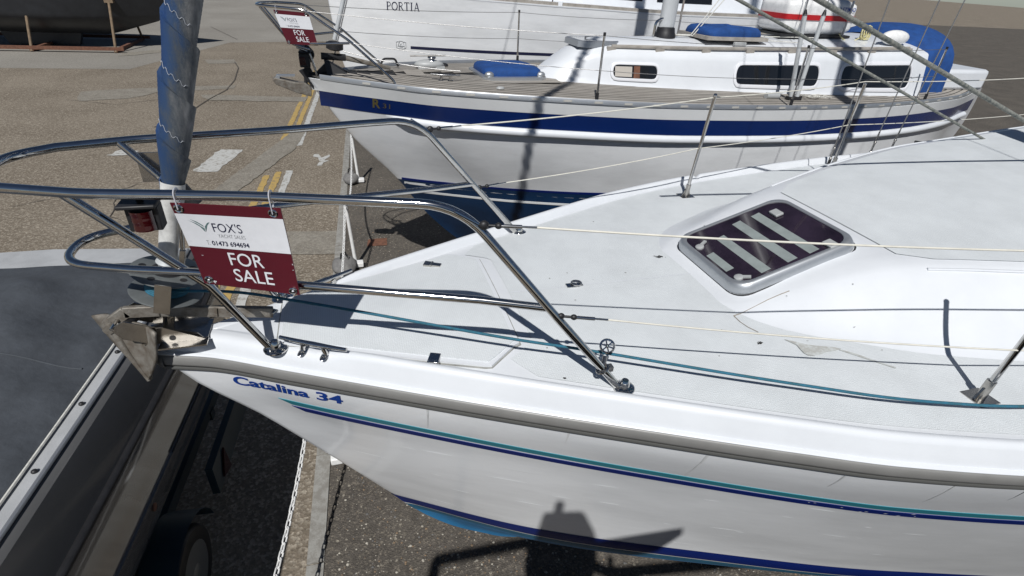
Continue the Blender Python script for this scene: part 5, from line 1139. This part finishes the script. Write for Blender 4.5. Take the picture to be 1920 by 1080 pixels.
b = MB(); b.box(T(.55, .02, .60), (.05, .95, .26), np.array([TN, TD, [0, 0, 1]])); b.build('light_board', M['trailerblue'], trl, 30); MB().prism([T(.18, .05, .52), T(.34, .05, .46), T(.30, .05, .70)], TN * .012).build('reflector', M['red'], trl, 0)
b = MB(); b.box(T(-3.6, -1.05, .5), (.08, 2.2, .08), np.array([TN, TD, [0, 0, 1]])); b.tube([T(-4.4, -1.05, .5), T(-4.4, -1.05, .02)], .03, 8); b.build('drawbar', M['trailerblue'], trl, 30)

# ================================================================== CHAIN BARRIER
posts = []
def make_post():
    t = thing('barrier_post', 'p', 'post', (0, 0, 0), 'white posts of the chain barrier')
    MB().tube([(0, 0, .03), (-.055, .0, 1.03)], [.026, .023], 12).build('pole', M['plastic'], t, 60)
    MB().box((.035, -.03, .055), (.15, .11, .075)).build('foot', M['plastic'], t, 30, bevel=.012)
    b = MB(); b.tube([(-.052, 0, .99), (-.0555, 0, 1.045)], [.030, .028], 12); b.box((-.055, -.035, 1.02), (.02, .05, .03)); b.build('cap', M['black'], t, 50)
    return t
p0 = make_post()
def copy_tree(o, par=None):
    c = o.copy(); COL.objects.link(c)
    if par is not None: c.parent = par
    for ch in list(o.children): copy_tree(ch, c)
    return c
spots = [(.085, 8.69, 'white barrier post beside the stem of the blue-banded yacht'), (-.095, 5.20, 'white barrier post rising behind the near side-deck edge'), (-.40, 1.62, 'white barrier post mostly hidden by the near yacht bow, its foot below'), (-.98, -1.5, 'white barrier post below the camera at the near chain end')]
for i, (x, y, lab) in enumerate(spots):
    t = p0 if i == 0 else None
    posts.append((x, y, lab))
ptops = []
for i, (x, y, lab) in enumerate(posts):
    t = copy_tree(p0) if i else None
    if i == 0: t = p0
    t.location = (x, y, .008); t['_o'] = [x, y, 0.008]; t['label'] = lab; ptops.append(V(x - .055, y - .045, 1.025))
# sandbags on the feet
for (x, y, r, lab) in ((-.06, 8.66, 1.0, 'dark grey sandbag at the foot of the farther chain post'), (-.25, 5.08, 1.15, 'grey sandbag by the post foot behind the yacht side deck')):
    b = MB(); b.blob((x, y, .10), (.15 * r, .19 * r, .11), 18, 10, wob=.10); b.blob((x + .01, y + .03, .20), (.07, .06, .06), 10, 8, wob=.15); t = thing('sandbag', lab, 'sandbag', (x, y, 0)); b.build('sack', M['bag'], t, 60)
    h = MB(); h.tube([(x - .04, y, .20), (x - .03, y - .02, .30), (x + .03, y + .02, .30), (x + .05, y, .20)], .012, 6); h.build('handle', M['black'], t, 60)
# plastic chains: every link its own piece
def link_mesh():
    pts = []; L_, r_ = .020, .0125
    for a in np.linspace(-math.pi / 2, math.pi / 2, 5): pts.append((L_ + r_ * math.cos(a), r_ * math.sin(a), 0))
    for a in np.linspace(math.pi / 2, 3 * math.pi / 2, 5): pts.append((-L_ + r_ * math.cos(a), r_ * math.sin(a), 0))
    o = MB().tube(pts, .0056, 6, closed=True).build('link', M['plastic'], None, 60); me = o.data; bpy.data.objects.remove(o); return me
LM = link_mesh()
def chain(a, b_, s, lab, slack_tail=None):
    t = thing('barrier_chain', lab, 'chain', tuple(a), 'white plastic chains of the barrier')
    dense = sag(a, b_, s, 400); ln = np.concatenate([[0], np.cumsum([np.linalg.norm(q - p) for p, q in zip(dense[:-1], dense[1:])])]); n = int(ln[-1] / .0505)
    for k in range(n):
        d = (k + .5) * ln[-1] / n; i = min(int(np.searchsorted(ln, d)), 398); p = dense[i]; tg = dense[i + 1] - dense[i]; tg /= np.linalg.norm(tg)
        q = Vector(tg).to_track_quat('X', 'Z') @ Matrix.Rotation(math.radians(38 + (90 if k % 2 else 0)), 3, 'X').to_quaternion()
        o = bpy.data.objects.new('link', LM); COL.objects.link(o); o.parent = t; o.location = Vector(p) - Vector(a); o.rotation_mode = 'QUATERNION'; o.rotation_quaternion = q
    return t
chain(ptops[0], ptops[1], .42, 'white plastic chain hanging between the two posts beyond the near yacht')
chain(ptops[1], ptops[2], .50, 'white plastic chain running behind the for sale sign towards the near bow')
chain(ptops[2], ptops[3], .44, 'white plastic chain at the bottom, between shadow and near yacht hull')

# ================================================================== DARK YACHT IN ITS CRADLE, top left
FH = Hull(stem=([.3, .9, 1.5, 3.0, 3.5], [2.0, 1.0, .5, 0.0, -.1]), b0=([0, .6, 2, 4.5, 8, 10], [.03, .4, 1.1, 1.6, 1.5, 1.0]), b1=([0, .8, 2, 4, 7, 9], [0, .4, .95, 1.4, 1.3, .7]), zs=([0, 10], [3.1, 3.0]), zw=1.3, zbot=([.3, 1.2, 3, 6, 10], [1.2, .9, .45, .45, 1.2]), org=(-6.4, 26.4, 0), th=math.radians(180), length=10)
far = thing('laid_up_yacht', 'dark hulled yacht propped on its cradle at the top left', 'yacht', tuple(FH.W(5, 0, 0)))
FH.shell().build('hull', M['darkhull'], far, 60)
rows = [[FH.W(u, q * FH.b0(u), 3.08) for q in np.linspace(-1, 1, 9)] for u in np.linspace(.05, 10, 20)]; MB().grid(rows).build('deck', M['gel'], far, 60)
b = MB(); b.prism([FH.W(4, -.12, .03), FH.W(6.4, -.12, .03), FH.W(6.8, -.12, 1.0), FH.W(3.6, -.12, 1.0)], FH.W(0, .12, 0) - FH.W(0, -.12, 0)); b.build('keel', M['darkhull'], far, 30)
crd = thing('boat_cradle', 'rusty cradle with timber props under the dark yacht at top left', 'cradle', tuple(FH.W(5, 0, 0)))
for u in (2.2, 5.0, 7.8):
    for s in (-1, 1):
        MB().tube([FH.W(u, s * 1.9, .02), FH.W(u, s * 1.05, 1.75)], .05, 8).build('prop', M['wood'], crd); MB().box(FH.W(u, s * 1.0, 1.80), (.3, .2, .16)).build('pad', M['wood'], crd, 30)
    MB().box(FH.W(u, 0, .08), (.12, 3.8, .12)).build('cross_beam', M['rust'], crd, 30)
for s in (-1, 1): MB().box(FH.W(5, s * 1.85, .15), (6.2, .12, .12), np.array([[FH.c, FH.s_, 0], [-FH.s_, FH.c, 0], [0, 0, 1]])).build('side_beam', M['rust'], crd, 30)

# ================================================================== UNSEEN YACHT UNDER THE CAMERA, ADDED TO BLOCK SKY LIGHT
NB = Hull(stem=([.3, 1.2, 2.0, 2.5, 2.8], [2.0, 1.2, .4, 0.0, -.1]), b0=([0, .6, 2, 4.5, 8, 10], [.03, .4, 1.05, 1.5, 1.5, 1.2]), b1=([0, .8, 2, 4, 7, 9], [0, .4, .95, 1.35, 1.3, .9]), zs=([0, 10], [2.6, 2.5]), zw=1.3, zbot=([.3, 1.2, 3, 6, 10], [1.2, .9, .7, .7, 1.2]), org=(9.0, -4.25, 0), th=math.pi, length=10)
nb = thing('sailing_yacht', 'dark hulled yacht the camera looks from, behind the view', 'yacht', tuple(NB.W(5, 0, 0)))
NB.shell().build('hull', M['darkhull'], nb, 60)
rows = [[NB.W(u, q * NB.b0(u), NB.zs(u) - .003 + .05 * (1 - q * q)) for q in np.linspace(-1, 1, 11)] for u in np.linspace(.05, 10, 24)]; MB().grid(rows).build('deck', M['teakgrey'], nb, 60)
MB().add([NB.W(10, q * NB.b0(10), 2.5) for q in (-1, 1)] + [NB.W(10, q * .5, .9) for q in (1, -1)], [(0, 1, 2, 3)]).build('transom', M['darkhull'], nb, 0)
b = MB(); b.prism([NB.W(4, -.12, .02), NB.W(6.4, -.12, .02), NB.W(6.8, -.12, .9), NB.W(3.6, -.12, .9)], NB.W(0, .12, 0) - NB.W(0, -.12, 0)); b.build('keel', M['darkhull'], nb, 30)

# ================================================================== UNSEEN SHADOW CASTERS ADDED BEHIND THE CAMERA (shaped for the shadow on the hull)
YB = -2.75
def S(x, z, y=-2.6):   # slide along the sun ray from the plane y = -2.6 to y = YB
    k = (YB - y) / SUNDIR.y; return V(x + SUNDIR.x * k, YB, z + SUNDIR.z * k)
sc_bars = thing('stern_rail', 'stern rail of the boat behind the camera, casting shadow bars below', 'rail', tuple(S(0, 2.5)))
b = MB(); b.tube(fillet([S(-.96, 2.4), S(-.98, 3.90), S(-.2, 3.86), S(.46, 3.36), S(1.6, 3.15)], .03, 4), .042, 10); b.tube([S(.454, 3.5), S(.454, 2.4)], .024, 8); b.tube([S(.50, 3.40), S(1.0, 2.9)], .018, 8); b.build('rail_tube', M['steel'], sc_bars, 60)
sc_block = thing('outboard_motor', 'outboard motor on the rail behind the camera, its shadow on the hull', 'outboard motor', tuple(S(-.08, 3.9)))  # made-up shape, outline traced back from the shadow it has to cast
b = MB(); b.prism([S(-.25, 4.02), S(-.225, 4.24), S(-.205, 4.42), S(-.005, 4.385), S(.075, 4.21), S(.12, 3.98)], (0, -.16, 0)); b.build('cowl', M['black'], sc_block, 30, bevel=.02); b = MB(); b.tube([S(-.125, 4.38), S(-.125, 4.455)], .022, 10); b.build('lifting_knob', M['black'], sc_block)
b = MB(); b.prism([S(.05, 4.08), S(.503, 4.12), S(.43, 3.98), S(.10, 3.86)], (0, -.05, 0)); b.build('tiller_cover', M['black'], sc_block, 30)
sc_ball = MB().blob(S(.04, 3.62), (.29, .20, .36), 24, 16).build('ball_fender', M['antifoul'], None, 60, loc=tuple(S(.04, 3.62))); tag(sc_ball, 'round ball fender behind the camera, a round shadow on the yard', 'fender')  # made-up ball, added only for its round shadow

for o in bpy.data.objects:
    if '_o' in o: del o['_o']
